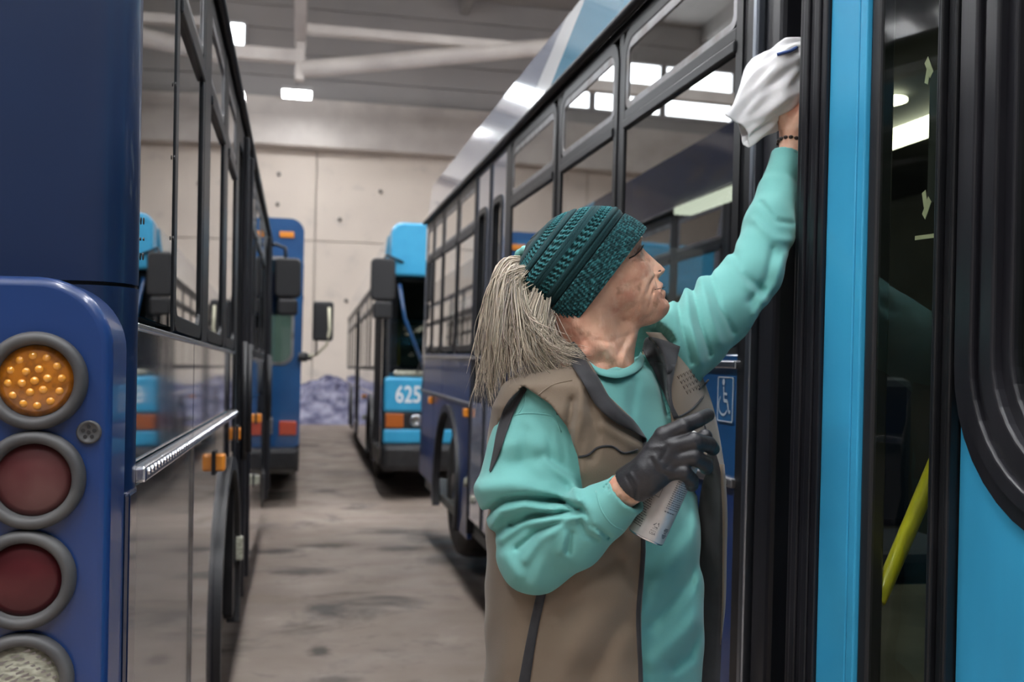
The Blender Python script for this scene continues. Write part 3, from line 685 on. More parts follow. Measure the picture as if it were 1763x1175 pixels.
for a, c in ((10.78, 11.3), (11.32, 11.86), (15.95, 16.5), (16.52, 17.1)):
    mb = MB(); ring_frame(mb, rrect(a, c, .34, ZR - .03, .02, 2), rrect(a + .05, c - .05, .5, ZR - .12, .05, 2), B6.fn, -.01, .03)
    dl = mb.build('passenger_door', 'black_frame', B6.t, bevel=.004)
    MB().prism(rrect(a + .04, c - .04, .49, ZR - .11, .05, 3), B6.fn, .008, .014).build('pane', 'bus_glass', dl)
B6.marker(14.2, .98); B6.marker(13.9, .70, 'white_lens')
# front face
def face(u, v, w): return (u, w, v)
MB().prism(rrect(.06, 2.44, 2.36, 2.93, (.03, .03, .12, .12), 6), face, Y0 - .12, Y0 + .25).build('destination_header', 'sky_blue', B6.t, bevel=.04, seg=4, autosmooth=True)
B6.part('windshield_frame', 'black_gloss', [(0, 2.5, Y0 - .02, Y0 + .1, 1.28, 2.38)], bevel=.06)
MB().prism(rrect(.14, 1.22, 1.40, 2.34, .08), face, Y0 - .045, Y0 - .025).build('windshield', 'front_glass', B6.t)
MB().prism(rrect(1.28, 2.36, 1.40, 2.34, .08), face, Y0 - .045, Y0 - .025).build('windshield', 'front_glass', B6.t)
MB().tube([(.46, Y0 - .06, 1.34), (.22, Y0 - .06, 1.92), (.16, Y0 - .06, 2.28)], .02, 8).build('windshield_post', 'mid_blue', B6.t, smooth=True)
MB().tube([(.36, Y0 - .07, 1.33), (.62, Y0 - .07, 2.1)], .010, 6).build('wiper', 'black_plastic', B6.t)
B6.part('dashboard_cowl', 'white_lens', [(.12, .8, Y0 - .06, Y0, 1.30, 1.36)], bevel=.02)
B6.part('front_panel', 'sky_blue', [(.02, 2.48, Y0 - .08, Y0 + .1, .92, 1.29)], bevel=.03)
B6.part('front_panel', 'sky_blue', [(.02, 2.48, Y0 - .08, Y0 + .1, .59, .74)], bevel=.02)
hb = B6.part('headlamp_panel', 'black_plastic', [(.02, 2.48, Y0 - .06, Y0 + .1, .74, .92)], bevel=.01)
for x in (.10, 2.24): B6.part('turn_lamp', 'turn_amber', [(x - .06, x + .13, Y0 - .085, Y0 - .05, .755, .905)], bevel=.01)
for x in (.36, .52, 1.9, 2.06):
    MB().lathe((x, Y0 - .06, .83), (0, -1, 0), [(0, .065), (.02, .065), (.025, .05), (.012, .03), (.012, .002)], 20).build('headlamp', 'bright_metal', B6.t, smooth=True)
B6.part('bumper', 'rubber_matte', [(.0, 2.5, Y0 - .18, Y0 + .1, .30, .585)], bevel=.06)
B6.part('corner_trim', 'black_gloss', [(-.004, .07, Y0 - .03, Y0 + .16, .4, 2.36)], bevel=.03)
vs, fs = text_mesh('625', .25)
MB().add([(x * .74 + .275, Y0 - .084, 1.10 + y) for x, y, z in vs], fs).build('fleet_number', 'number_white', B6.t)
mirror(B6.t, (-.03, Y0 - .25, 2.24), .25, .56, .14, [(.2, Y0 - .1, 2.50), (.0, Y0 - .25, 2.56), (-.05, Y0 - .25, 2.45)])
mirror(B6.t, (2.6, Y0 - .25, 2.24), .25, .56, .14, [(2.3, Y0 - .1, 2.50), (2.5, Y0 - .25, 2.56), (2.55, Y0 - .25, 2.45)])

# ---------------------------------------------------------------- blue bus facing the left bus
B4 = Bus('city_bus', 'blue bus facing the camera beyond the left bus, square mirror on a stalk', .06, -1, (0, 0, .004))
Y0, Y1 = 10.15, 20.5
fnb = lambda u, v, w: (-u, w, v)
mb = MB(); ring_frame(mb, rrect(0, 2.5, .58, 2.86, (.06, .06, .14, .14), 8)[::-1], rrect(.10, 2.4, 1.42, 2.45, .10, 8)[::-1], fnb, Y0, Y0 + .2)
# tilt the roof edge of the front cap down towards the aisle, as its crown does
mb.build('front_cap', 'mid_blue', B4.t, bevel=.03, seg=3, autosmooth=True)
MB().prism(rrect(.085, 2.415, 1.405, 2.465, .11, 6), fnb, Y0 + .06, Y0 + .075).build('windshield', 'front_glass', B4.t)
mb = MB(); ring_frame(mb, rrect(.075, 2.425, 1.395, 2.475, .12, 8), rrect(.105, 2.395, 1.425, 2.445, .10, 8), fnb, Y0 - .012, Y0 + .03); mb.build('windshield_frame', 'dull_metal', B4.t)
B4.part('bumper', 'rubber_matte', [(-.0, 2.5, Y0 - .14, Y0 + .1, .36, .575)], bevel=.04)
B4.part('side_wall', 'navy_side', [(0, .04, Y0 + .2, Y1, .32, 1.40), (0, .04, Y0 + .2, Y1, 2.45, 2.78)], bevel=.01)
for k in range(9):
    B4.window(Y0 + .35 + k * 1.08, Y0 + 1.38 + k * 1.08, 1.40, 2.45, 2.12, r=.08)
B4.shell(Y0 + .2, Y1, 2.78); B4.roof(Y0 + .2, Y1, 2.80)
B4.wheel(12.9); B4.wheel(18.6)
o = B4.part('marker_lamp', 'orange_marker', [(.10, .24, Y0 - .02, Y0 + .01, 2.665, 2.725)], bevel=.006)
B4.part('marker_lamp', 'orange_marker', [(1.18, 1.32, Y0 - .02, Y0 + .01, 2.70, 2.76)], bevel=.006)
B4.part('turn_lamp', 'red_marker', [(.03, .20, Y0 - .02, Y0 + .01, .70, .84)], bevel=.01)
B4.part('headlamp_bezel', 'dull_metal', [(.26, .55, Y0 - .02, Y0 + .01, .70, .88)], bevel=.02)
mm = MB().prism(rrect(.10, .30, 1.64, 2.03, .03, 4), fnp, Y0 - .20, Y0 - .08).build('side_mirror', 'black_plastic', B4.t, bevel=.02)
MB().tube([(.255, Y0 - .21, 1.97), (.265, Y0 - .22, 1.75), (.24, Y0 - .16, 1.60), (.14, Y0 - .1, 1.50), (-.02, Y0 - .02, 1.47)], .014, 8).build('mirror_arm', 'tape_cream', mm, smooth=True)
MB().tube([(.14, Y0 - .14, 1.66), (.14, Y0 - .12, 1.50)], .012, 8).build('mirror_arm', 'dull_metal', mm, smooth=True)
MB().lathe((.0, Y0 - .05, 1.48), (1, 0, 0), [(-.03, .04), (.04, .05), (.07, .03), (.10, .03)], 12).build('mirror_bracket', 'black_plastic', mm)
# ------------------------------------------------------------------ signed distance modelling
def caps(P, a, b, ra, rb):
    a = np.asarray(a, float); b = np.asarray(b, float); ba = b - a
    h = np.clip(((P - a) @ ba) / (ba @ ba), 0, 1)
    return np.linalg.norm(P - a - h[:, None] * ba, axis=1) - (ra + (rb - ra) * h)
def smin(a, b, k):
    h = np.clip(.5 + .5 * (b - a) / k, 0, 1); return b + (a - b) * h - k * h * (1 - h)
def smax(a, b, k): return -smin(-a, -b, k)
def chain(P, pts, k=0):                                       # pts: (px, py, t, r)
    d = None
    for p, q in zip(pts[:-1], pts[1:]):
        e = caps(P, W(*p[:3]), W(*q[:3]), p[3], q[3])
        d = e if d is None else (smin(d, e, k) if k else np.minimum(d, e))
    return d
def ell(P, c, ax, rad):
    q = ((P - c) @ np.asarray(ax).T) / np.asarray(rad); k0 = np.linalg.norm(q, axis=1); k1 = np.linalg.norm(q / np.asarray(rad), axis=1) + 1e-9
    return k0 * (k0 - 1) / k1
def img(P):                                                   # image coordinates of points
    c = (P - CAM) @ CM; t = -c[:, 2]
    return CX + FPX * c[:, 0] / t, CY - FPX * c[:, 1] / t, t
def seg2(px, py, pts):                                        # distance in the picture plane to a polyline
    d = np.full(px.shape, 1e9)
    for (x0, y0), (x1, y1) in zip(pts[:-1], pts[1:]):
        bx, by = x1 - x0, y1 - y0; h = np.clip(((px - x0) * bx + (py - y0) * by) / (bx * bx + by * by), 0, 1)
        d = np.minimum(d, np.hypot(px - x0 - h * bx, py - y0 - h * by))
    return d
def inpoly(px, py, poly):
    ins = np.zeros(px.shape, bool); n = len(poly)
    for i in range(n):
        x0, y0 = poly[i]; x1, y1 = poly[(i + 1) % n]
        if y0 == y1: continue
        c = ((y0 > py) != (y1 > py)) & (px < (x1 - x0) * (py - y0) / (y1 - y0) + x0); ins ^= c
    return ins
def polysd(px, py, poly, s):                                  # signed distance to a polygon of the picture plane, in metres
    d = seg2(px, py, list(poly) + [poly[0]]); return np.where(inpoly(px, py, poly), -d, d) / s
def nets(func, xs, ys, zs):
    """Surface nets on a rectilinear grid; only cells near the surface are evaluated."""
    st = 4
    def pad(a):
        a = np.asarray(a, float); m = (-(len(a) - 1)) % st
        return np.concatenate([a, a[-1] + (a[-1] - a[-2]) * np.arange(1, m + 1)]) if m else a
    xs, ys, zs = pad(xs), pad(ys), pad(zs); nx, ny, nz = len(xs), len(ys), len(zs)
    cx, cy, cz = xs[::st], ys[::st], zs[::st]
    G = np.stack(np.meshgrid(cx, cy, cz, indexing='ij'), -1).reshape(-1, 3)
    C = func(G).reshape(len(cx), len(cy), len(cz))
    diag = np.sqrt(np.diff(cx)[:, None, None] ** 2 + np.diff(cy)[None, :, None] ** 2 + np.diff(cz)[None, None, :] ** 2)
    corners = [C[i:len(cx) - 1 + i, j:len(cy) - 1 + j, k:len(cz) - 1 + k] for i in (0, 1) for j in (0, 1) for k in (0, 1)]
    mn = np.min(corners, 0); mx = np.max(corners, 0)
    act = ((np.min(np.abs(corners), 0) < diag * 1.0)) | ((mn < 0) & (mx > 0))
    V = np.repeat(np.repeat(np.repeat(C, st, 0), st, 1), st, 2)[:nx, :ny, :nz].copy()
    M = np.zeros((nx, ny, nz), bool)
    A = np.repeat(np.repeat(np.repeat(act, st, 0), st, 1), st, 2)
    for i in (0, 1):
        for j in (0, 1):
            for k in (0, 1): M[i:i + nx - 1, j:j + ny - 1, k:k + nz - 1] |= A
    I = np.argwhere(M)
    out = np.empty(len(I))
    for s in range(0, len(I), 400000):
        q = I[s:s + 400000]; out[s:s + 400000] = func(np.stack([xs[q[:, 0]], ys[q[:, 1]], zs[q[:, 2]]], 1))
    V[M] = out
    neg = V < 0
    cn = [neg[i:nx - 1 + i, j:ny - 1 + j, k:nz - 1 + k] for i in (0, 1) for j in (0, 1) for k in (0, 1)]
    sm = np.sum(cn, 0, dtype=np.int8); cells = np.argwhere((sm > 0) & (sm < 8))
    idx = -np.ones((nx - 1, ny - 1, nz - 1), np.int64); idx[tuple(cells.T)] = np.arange(len(cells))
    acc = np.zeros((len(cells), 3)); cnt = np.zeros(len(cells))
    ax = (xs, ys, zs)
    off = [(i, j, k) for i in (0, 1) for j in (0, 1) for k in (0, 1)]
    for a in off:
        for d in range(3):
            if a[d]: continue
            b = list(a); b[d] = 1
            ia = cells + np.array(a); ib = cells + np.array(b)
            va = V[tuple(ia.T)]; vb = V[tuple(ib.T)]; m = (va < 0) != (vb < 0)
            t = np.where(m, va / np.where(m, va - vb, 1), 0)
            pa = np.stack([ax[q][ia[:, q]] for q in range(3)], 1); pb = np.stack([ax[q][ib[:, q]] for q in range(3)], 1)
            acc[m] += (pa + (pb - pa) * t[:, None])[m]; cnt[m] += 1
    verts = acc / cnt[:, None]
    quads = []
    for d in range(3):
        e1, e2 = [q for q in range(3) if q != d]
        sl0 = [slice(None)] * 3; sl1 = [slice(None)] * 3; sl0[d] = slice(0, -1); sl1[d] = slice(1, None)
        a = neg[tuple(sl0)]; b = neg[tuple(sl1)]
        E = np.argwhere(a != b); E = E[(E[:, e1] > 0) & (E[:, e2] > 0) & (E[:, e1] < V.shape[e1] - 1) & (E[:, e2] < V.shape[e2] - 1)]
        o1 = np.zeros(3, int); o1[e1] = 1; o2 = np.zeros(3, int); o2[e2] = 1
        q = np.stack([idx[tuple((E - o1 - o2).T)], idx[tuple((E - o2).T)], idx[tuple(E.T)], idx[tuple((E - o1).T)]], 1)
        fl = a[tuple(E.T)]
        if d == 1: fl = ~fl
        q[~fl] = q[~fl][:, ::-1]; quads.append(q)
    q = np.concatenate(quads); q = q[(q >= 0).all(1)]
    return verts, q
def np_mesh(name, verts, quads, m, parent=None, cols=None):
    me = bpy.data.meshes.new(name); k = quads.shape[1]
    me.vertices.add(len(verts)); me.vertices.foreach_set('co', np.asarray(verts, np.float32).ravel())
    me.loops.add(quads.size); me.loops.foreach_set('vertex_index', quads.astype(np.int32).ravel())
    me.polygons.add(len(quads)); me.polygons.foreach_set('loop_start', np.arange(0, quads.size, k, dtype=np.int32))
    me.update(calc_edges=True); me.validate()
    me.polygons.foreach_set('use_smooth', np.ones(len(quads), bool))
    if cols is not None:
        ca = me.color_attributes.new('tone', 'FLOAT_COLOR', 'POINT'); ca.data.foreach_set('color', np.asarray(cols, np.float32).ravel())
    o = bpy.data.objects.new(name, me); COL.objects.link(o); me.materials.append(MAT[m])
    if parent: o.parent = parent
    return o
def bvh(*objs):
    vs = []; fs = []
    for o in objs:
        k = len(vs); vs += [v.co.copy() for v in o.data.vertices]; fs += [[k + i for i in p.vertices] for p in o.data.polygons]
    return BVHTree.FromPolygons(vs, fs)
def drape(tree, px, py, lift=.002, dflt=1.6):                 # where the sight line through (px, py) meets a garment
    r = W(px, py, 1.0) - CAM; L_ = np.linalg.norm(r)
    h = tree.ray_cast(Vector(CAM), Vector(r / L_))
    t = (h[3] / L_) if h[0] is not None else dflt
    return W(px, py, t - lift)
def resample(pts, n):
    P = np.array(pts, float); d = np.r_[0, np.cumsum(np.linalg.norm(np.diff(P, axis=0), axis=1))]
    s = np.linspace(0, d[-1], n)
    # smooth through the points (Catmull-Rom like via cubic Hermite)
    m = np.gradient(P, d, axis=0); out = []
    for x in s:
        i = min(np.searchsorted(d, x, 'right') - 1, len(d) - 2); h = d[i + 1] - d[i]; u = (x - d[i]) / h
        out.append((2*u**3-3*u**2+1)*P[i] + (u**3-2*u**2+u)*h*m[i] + (-2*u**3+3*u**2)*P[i+1] + (u**3-u**2)*h*m[i+1])
    return np.array(out)
def strip(name, m, A, B, th, parent, n=24, k=4, curve=0.0):    # cloth strip between two 3D polylines
    A = resample(A, n); B = resample(B, n); tw = CM[:, 2]
    rows = [[A[i] + (B[i] - A[i]) * j / k + tw * curve * math.sin(math.pi * j / k) for j in range(k + 1)] for i in range(n)]
    mb = MB(); vs = [p + tw * th / 2 for r in rows for p in r] + [p - tw * th / 2 for r in rows for p in r]; o = n * (k + 1); fs = []
    for i in range(n - 1):
        for j in range(k):
            a = i * (k + 1) + j; q = (a, a + 1, a + k + 2, a + k + 1); fs += [q, tuple(o + x for x in q[::-1])]
    edge = [i * (k + 1) for i in range(n)] + [(n - 1) * (k + 1) + j for j in range(1, k + 1)] + [i * (k + 1) + k for i in range(n - 2, -1, -1)] + [j for j in range(k - 1, 0, -1)]
    for a, b in zip(edge, edge[1:] + edge[:1]): fs.append((a, b, o + b, o + a))
    return mb.add(vs, fs).build(name, m, parent, smooth=True)

# ------------------------------------------------------------------ cloth, skin, hair materials
def tone_mat(name, rough, sheen=0.0, bump=None, spec=.3, weave=None):
    m = mat(name, (.5, .5, .5), rough, sheen=sheen, bump=bump, spec=spec)
    N = m.node_tree.nodes; a = N.new('ShaderNodeVertexColor'); a.layer_name = 'tone'
    m.node_tree.links.new(a.outputs[0], N['Principled BSDF'].inputs['Base Color']); return m
mat('skin', (0.72, 0.425, 0.295), .52, sss=.10, vary=[((0.62, 0.28, 0.19), 20, .42, .66, 5), ((0.78, 0.51, 0.375), 50, .5, .75, 4), ((0.36, 0.19, 0.115), 34, .60, .74, 3)],
    bump=(150, .55, .0022, (1, 1, .5)))
mat('sweater_aqua', (0.135, 0.385, 0.355), .85, sheen=.15, spec=.2, vary=((0.155, 0.415, 0.385), 5, .35, .65, 4), bump=(900, .25, .001))
mat('vest_taupe', (0.160, 0.122, 0.088), .85, sheen=.2, spec=.2, vary=[((0.185, 0.143, 0.105), 6, .4, .65, 5), ((0.13, 0.10, 0.072), 3, .5, .75, 5)], bump=(700, .3, .001))
mat('vest_black', (0.014, 0.014, 0.017), .8, sheen=.15, vary=((0.022, 0.022, 0.026), 30, .4, .65))
mat('logo_thread', (0.075, 0.058, 0.044), .7)
mat('trouser_dark', (0.012, 0.016, 0.028), .8, bump=(500, .3, .001))
mat('shoe_dark', (0.02, 0.02, 0.022), .5)
mat('glove_black', (0.016, 0.016, 0.019), .42, spec=.5, vary=((0.024, 0.024, 0.028), 60, .4, .65), bump=(420, .35, .0012))
mat('lash_and_shade', (0.03, 0.02, 0.018), .7)
mat('brow_hair', (0.22, 0.16, 0.12), .7)
mat('lip', (0.44, 0.20, 0.155), .42, sss=.1, bump=(300, .3, .001))
mat('rag_white', (0.72, 0.72, 0.73), .85, sheen=.2, vary=((0.60, 0.61, 0.63), 14, .45, .7, 4), bump=(500, .3, .001))
mat('rag_blue', (0.05, 0.10, 0.30), .8)
mat('can_white', (0.58, 0.57, 0.56), .28, metal=.35, coat=.6, vary=((0.50, 0.49, 0.485), 30, .4, .6))
mat('can_print', (0.10, 0.10, 0.11), .5)
mat('can_cap', (0.72, 0.72, 0.70), .4)
mat('tie_aqua', (0.20, 0.50, 0.46), .8)
mat('bead_dark', (0.03, 0.02, 0.018), .3)
tone_mat('knit_teal', .9, sheen=.1, spec=.15)
tone_mat('hair_grey', .42, spec=.5)

# ------------------------------------------------------------------ the woman wiping the bus
person = thing('person', 'grey haired person in teal beanie, aqua sweater and taupe vest wiping the bus door', 'person',
               tuple(np.r_[W(1032, 1000, 1.68)[:2], 0.0]))
P0 = np.array(person.location)
rt = nrm([CM[0, 0], CM[1, 0], 0]); tc_ = nrm([CM[0, 2], CM[1, 2], 0]); UPZ = np.array([0, 0, 1.0])
A40 = math.radians(40)
TF = math.cos(A40) * rt + math.sin(A40) * tc_                 # where her chest faces
TL = math.cos(A40) * tc_ - math.sin(A40) * rt                 # her right-hand side
# torso as a stack of ovals: picture row, centre x, distance, half depth, half width
TOR = [(618, 1034, 1.675, .060, .070), (640, 1030, 1.68, .080, .125), (664, 1026, 1.68, .096, .165), (700, 1024, 1.68, .112, .182), (760, 1026, 1.68, .130, .185),
       (880, 1032, 1.68, .140, .176), (1000, 1034, 1.68, .152, .178), (1120, 1036, 1.68, .154, .176), (1240, 1034, 1.68, .145, .190), (1330, 1034, 1.68, .13, .18)]
_tw = np.array([W(x, y, t) for y, x, t, a, b in TOR]); TZ = _tw[::-1, 2]
def torso(P, grow=0.0):
    z = P[:, 2]
    cx = np.interp(z, TZ, _tw[::-1, 0]); cy = np.interp(z, TZ, _tw[::-1, 1])
    a = np.interp(z, TZ, [r[3] for r in TOR[::-1]]) + grow; b = np.interp(z, TZ, [r[4] for r in TOR[::-1]]) + grow
    dx = P[:, 0] - cx; dy = P[:, 1] - cy
    f = (dx * TF[0] + dy * TF[1]) / a; l = (dx * TL[0] + dy * TL[1]) / b
    q = (np.abs(f) ** 2.2 + np.abs(l) ** 2.2) ** (1 / 2.2)
    d = (q - 1) * np.minimum(a, b) * .85
    return smax(smax(d, z - TZ[-1] - grow * .5, .03), TZ[0] - z, .02)
# head frame: f forwards, v up, c towards the camera (units of about a millimetre)
HO = W(1050, 475, 1.66); HU = 1.66 / FPX
_psi = math.radians(6)
_f0 = .927 * CM[:, 0] + .375 * CM[:, 1]; HV = -.375 * CM[:, 0] + .927 * CM[:, 1]
HF = math.cos(_psi) * _f0 - math.sin(_psi) * CM[:, 2]; HC = math.cos(_psi) * CM[:, 2] + math.sin(_psi) * _f0
def head_pt(f, v, c): return HO + HU * (f * HF + v * HV + c * HC)
hv = [-106, -102, -97, -92, -87, -78, -71, -62, -50, -34, -20, 0, 20, 27, 37, 60, 80, 100, 115, 125]
hP = [50, 60, 69, 74, 77, 77, 75.5, 76, 76, 73, 70, 68, 67, 69, 74, 72, 63, 44, 22, 4]
hF0v = [-106, -87, -60, -30, 0, 125]; hF0 = [42, 34, 15, -5, -12, -12]
hBv = [-106, -87, -60, -30, 0, 60, 100, 125]; hB = [15, 34, 54, 76, 88, 88, 65, 18]
hWv = [-106, -99, -87, -71, -60, -40, -20, 0, 25, 60, 90, 115, 125]; hW = [14, 22, 31, 40, 46, 54, 60, 64, 67, 69, 60, 38, 14]
def g2(x, y, wx, wy): return np.exp(-(x / wx) ** 2 - (y / wy) ** 2)
def head(P):
    X = (P - HO) / HU; f = X @ HF; v = X @ HV; c = np.abs(X @ HC)
    Pv = np.interp(v, hv, hP); F0 = np.interp(v, hF0v, hF0); Ab = np.interp(v, hBv, hB); B = np.interp(v, hWv, hW)
    N = np.interp(v, [-41, -37, -33.5, -30, -26, -17, 0, 14, 26, 34], [0, 2, 9, 18, 23.5, 21.5, 14.5, 8.5, 3.5, 0])
    nw = np.interp(v, [-36, -26, -10, 10, 26], [10, 10, 8, 7, 7])
    ft = N * np.exp(-(c / nw) ** 2.4)
    ft += 9.5 * g2(c - 13.5, v + 27, 5, 5.5) - 11 * g2(c - 8, v + 33.5, 3.8, 3.0)
    ft += -8 * g2(c - 30, v - 22, 15, 10) + 6.5 * g2(c - 29, v - 18, 10.5, 7)
    vm = v + 53.6 + .010 * c * c
    lip = np.exp(-(c / 20) ** 2)
    ft += lip * (5.5 * np.exp(-((vm - 8) / 5.5) ** 2) + 3.6 * np.exp(-((vm + 7.5) / 5.0) ** 2) - 1.5 * np.exp(-((vm + 17) / 5) ** 2))
    ft += -5.0 * np.exp(-(vm / 1.7) ** 2) * np.exp(-(c / 26) ** 4)
    ft += 3.0 * g2(c - 36, v + 10, 16, 13) - 3.5 * g2(c - 46, v + 46, 14, 16)
    af = f - F0 - ft * np.clip((f - F0) / 30, 0, 1); A = np.where(af > 0, Pv - F0, Ab)
    q = ((np.abs(af) / A) ** 2.15 + (c / B) ** 2.15) ** (1 / 2.15)
    d = (q - 1) * np.minimum(A, B) * .9
    cr = np.zeros_like(d)
    def crease(pts, amp, w):
        nonlocal cr
        cr += amp * np.exp(-(seg2(c, v, pts) / w) ** 2)
    near = f > 0
    crease([(14, -23), (19, -32), (24, -45), (26, -53)], 1.7, 2.6); crease([(21, -57), (22, -67), (20, -78)], 1.0, 2.2)
    crease([(28, -38), (30, -52)], .5, 1.8); crease([(18, 24), (26, 22.5), (36, 19), (46, 14)], 2.6, 1.5)
    crease([(20, 30), (32, 30), (44, 25)], 1.2, 1.8); crease([(46, 20), (54, 25), (62, 28)], .8, 1.3); crease([(47, 14), (62, 12)], .8, 1.3)
    crease([(46, 9), (56, 3)], .6, 1.2); crease([(20, 10), (30, 6), (42, 9)], 1.3, 2.2); crease([(24, 2), (34, -1), (42, 3)], .5, 1.6)
    for k in range(5): crease([(38 + k * 3.2, 2 - k), (41 + k * 3, -14), (42 + k * 2.6, -28)], .16, 1.2)
    d += cr * 2.2 * near
    d = smax(d, v - 124, 10); d = smax(d, -105 - v, 8)
    e = ell(np.stack([f + 34, v - 8, c - 62], 1), np.zeros(3), np.eye(3), (14, 24, 6))
    return smin(d, e, 5) * HU
def seg3(P, a, b): return caps(P, a, b, 0, 0)
def neck(P):
    d = chain(P, [(1000, 520, 1.66, .060), (1020, 590, 1.665, .056), (1030, 655, 1.672, .062)])
    d = smin(d, chain(P, [(1088, 556, 1.655, .014), (1075, 590, 1.655, .018), (1058, 634, 1.658, .022)]), .022)
    d = smin(d, chain(P, [(1000, 560, 1.618, .010), (1040, 600, 1.612, .011), (1078, 640, 1.628, .009)]), .012)
    d = smin(d, chain(P, [(1030, 560, 1.625, .010), (1010, 610, 1.612, .012), (990, 650, 1.62, .010)]), .014)
    px, py, t = img(P)
    for pts, amp, w in [([(992, 566), (1012, 592), (1024, 612)], .0012, 3), ([(1040, 606), (1034, 622), (1018, 632)], .0014, 3), ([(1020, 585), (1050, 590), (1085, 575)], .0010, 4),
                        ([(985, 600), (1010, 615)], .001, 3), ([(1092, 580), (1078, 606), (1068, 634)], -.002, 5), ([(1080, 580), (1064, 610)], .0016, 5)]:
        d += amp * np.exp(-(seg2(px, py, pts) / w) ** 2) * (t < 1.66)
    return d
# right hand closed round the can, left hand up in the rag
RH = dict(palm=[[(1084, 838, 1.425, .0235), (1112, 805, 1.408, .0195), (1142, 752, 1.402, .0125)], [(1084, 838, 1.425, .0235), (1116, 812, 1.402, .0195), (1156, 770, 1.396, .013)],
                [(1084, 838, 1.425, .0235), (1118, 822, 1.402, .0185), (1158, 793, 1.396, .0125)], [(1084, 838, 1.425, .022), (1112, 836, 1.405, .016), (1150, 814, 1.398, .0115)]],
          fingers=[[(1142, 750, 1.402, .0118), (1176, 735, 1.398, .0112), (1202, 723, 1.410, .0102), (1219, 715, 1.425, .0088)],
                   [(1156, 769, 1.396, .0122), (1196, 760, 1.389, .0115), (1220, 766, 1.404, .0105), (1227, 773, 1.432, .0095)],
                   [(1158, 793, 1.396, .0118), (1194, 787, 1.388, .0112), (1213, 798, 1.402, .0102), (1216, 806, 1.428, .0092)],
                   [(1150, 814, 1.398, .0108), (1177, 813, 1.389, .0102), (1190, 827, 1.400, .0094), (1191, 836, 1.412, .0086)],
                   [(1108, 822, 1.430, .016), (1148, 800, 1.472, .0140), (1186, 772, 1.490, .0120), (1214, 752, 1.486, .0105)]])
LH = dict(palm=[[(1366, 246, 2.048, .024), (1374, 215, 2.05, .020), (1378, 170, 2.055, .013)], [(1366, 246, 2.048, .024), (1368, 214, 2.045, .020), (1364, 166, 2.05, .013)],
                [(1366, 246, 2.048, .024), (1362, 214, 2.045, .018), (1352, 168, 2.045, .0125)], [(1366, 246, 2.048, .022), (1354, 218, 2.045, .016), (1342, 176, 2.04, .0115)]],
          fingers=[[(1378, 170, 2.055, .0118), (1384, 134, 2.07, .011), (1380, 108, 2.085, .010), (1376, 90, 2.09, .0088)],
                   [(1364, 166, 2.05, .012), (1366, 128, 2.065, .0112), (1362, 100, 2.08, .010), (1358, 84, 2.085, .009)],
                   [(1352, 168, 2.045, .0118), (1348, 132, 2.06, .011), (1346, 108, 2.075, .010), (1344, 94, 2.08, .009)],
                   [(1342, 176, 2.04, .0108), (1334, 148, 2.05, .010), (1332, 128, 2.065, .0092), (1331, 116, 2.07, .0085)],
                   [(1366, 232, 2.035, .015), (1384, 200, 2.02, .0135), (1388, 170, 2.02, .012), (1384, 148, 2.03, .0105)]])
def hand(P, H, off=0.0):
    d = None
    for ch in H['palm']:
        e = chain(P, ch); d = e if d is None else smin(d, e, .010)
    for fg in H['fingers']:
        d = smin(d, chain(P, fg, .002), .0035)
    return d - off
RARM = [(905, 716, 1.60, .050), (908, 850, 1.560, .038), (918, 958, 1.530, .034), (1000, 905, 1.478, .030), (1084, 838, 1.425, .0235)]
LARM = [(1150, 604, 1.79, .052), (1225, 548, 1.85, .040), (1294, 476, 1.905, .034), (1334, 370, 1.985, .030), (1366, 246, 2.048, .024)]
HIPZ = .80; HIP = P0 + UPZ * HIPZ
def legs(P, g=0.0):
    d = None
    for s in (1, -1):
        h = P0 + TL * .09 * s + UPZ * .86; k = P0 + TL * .095 * s + TF * .02 + UPZ * .46; a = P0 + TL * .10 * s - TF * .02 + UPZ * .09
        e = np.minimum(caps(P, h, k, .088 + g, .058 + g), caps(P, k, a, .056 + g, .040 + g)); d = e if d is None else np.minimum(d, e)
    return d
def feet(P, s, g=0.0):
    a = P0 + TL * .10 * s - TF * .05 + UPZ * .042; b = P0 + TL * .105 * s + TF * .10 + UPZ * .032; t_ = P0 + TL * .10 * s + TF * .16 + UPZ * .026
    d = np.minimum(caps(P, a, b, .040 + g, .040 + g), caps(P, b, t_, .040 + g, .030 + g))
    d = smin(d, caps(P, a, P0 + TL * .10 * s - TF * .03 + UPZ * .12, .038 + g, .042 + g), .02)
    return smax(d, (.006 - g) - P[:, 2], .006)
def folds(px, py, F): 
    s = 0
    for pts, w, a in F: s = s + a * np.exp(-(seg2(px, py, pts) / w) ** 2)
    return s
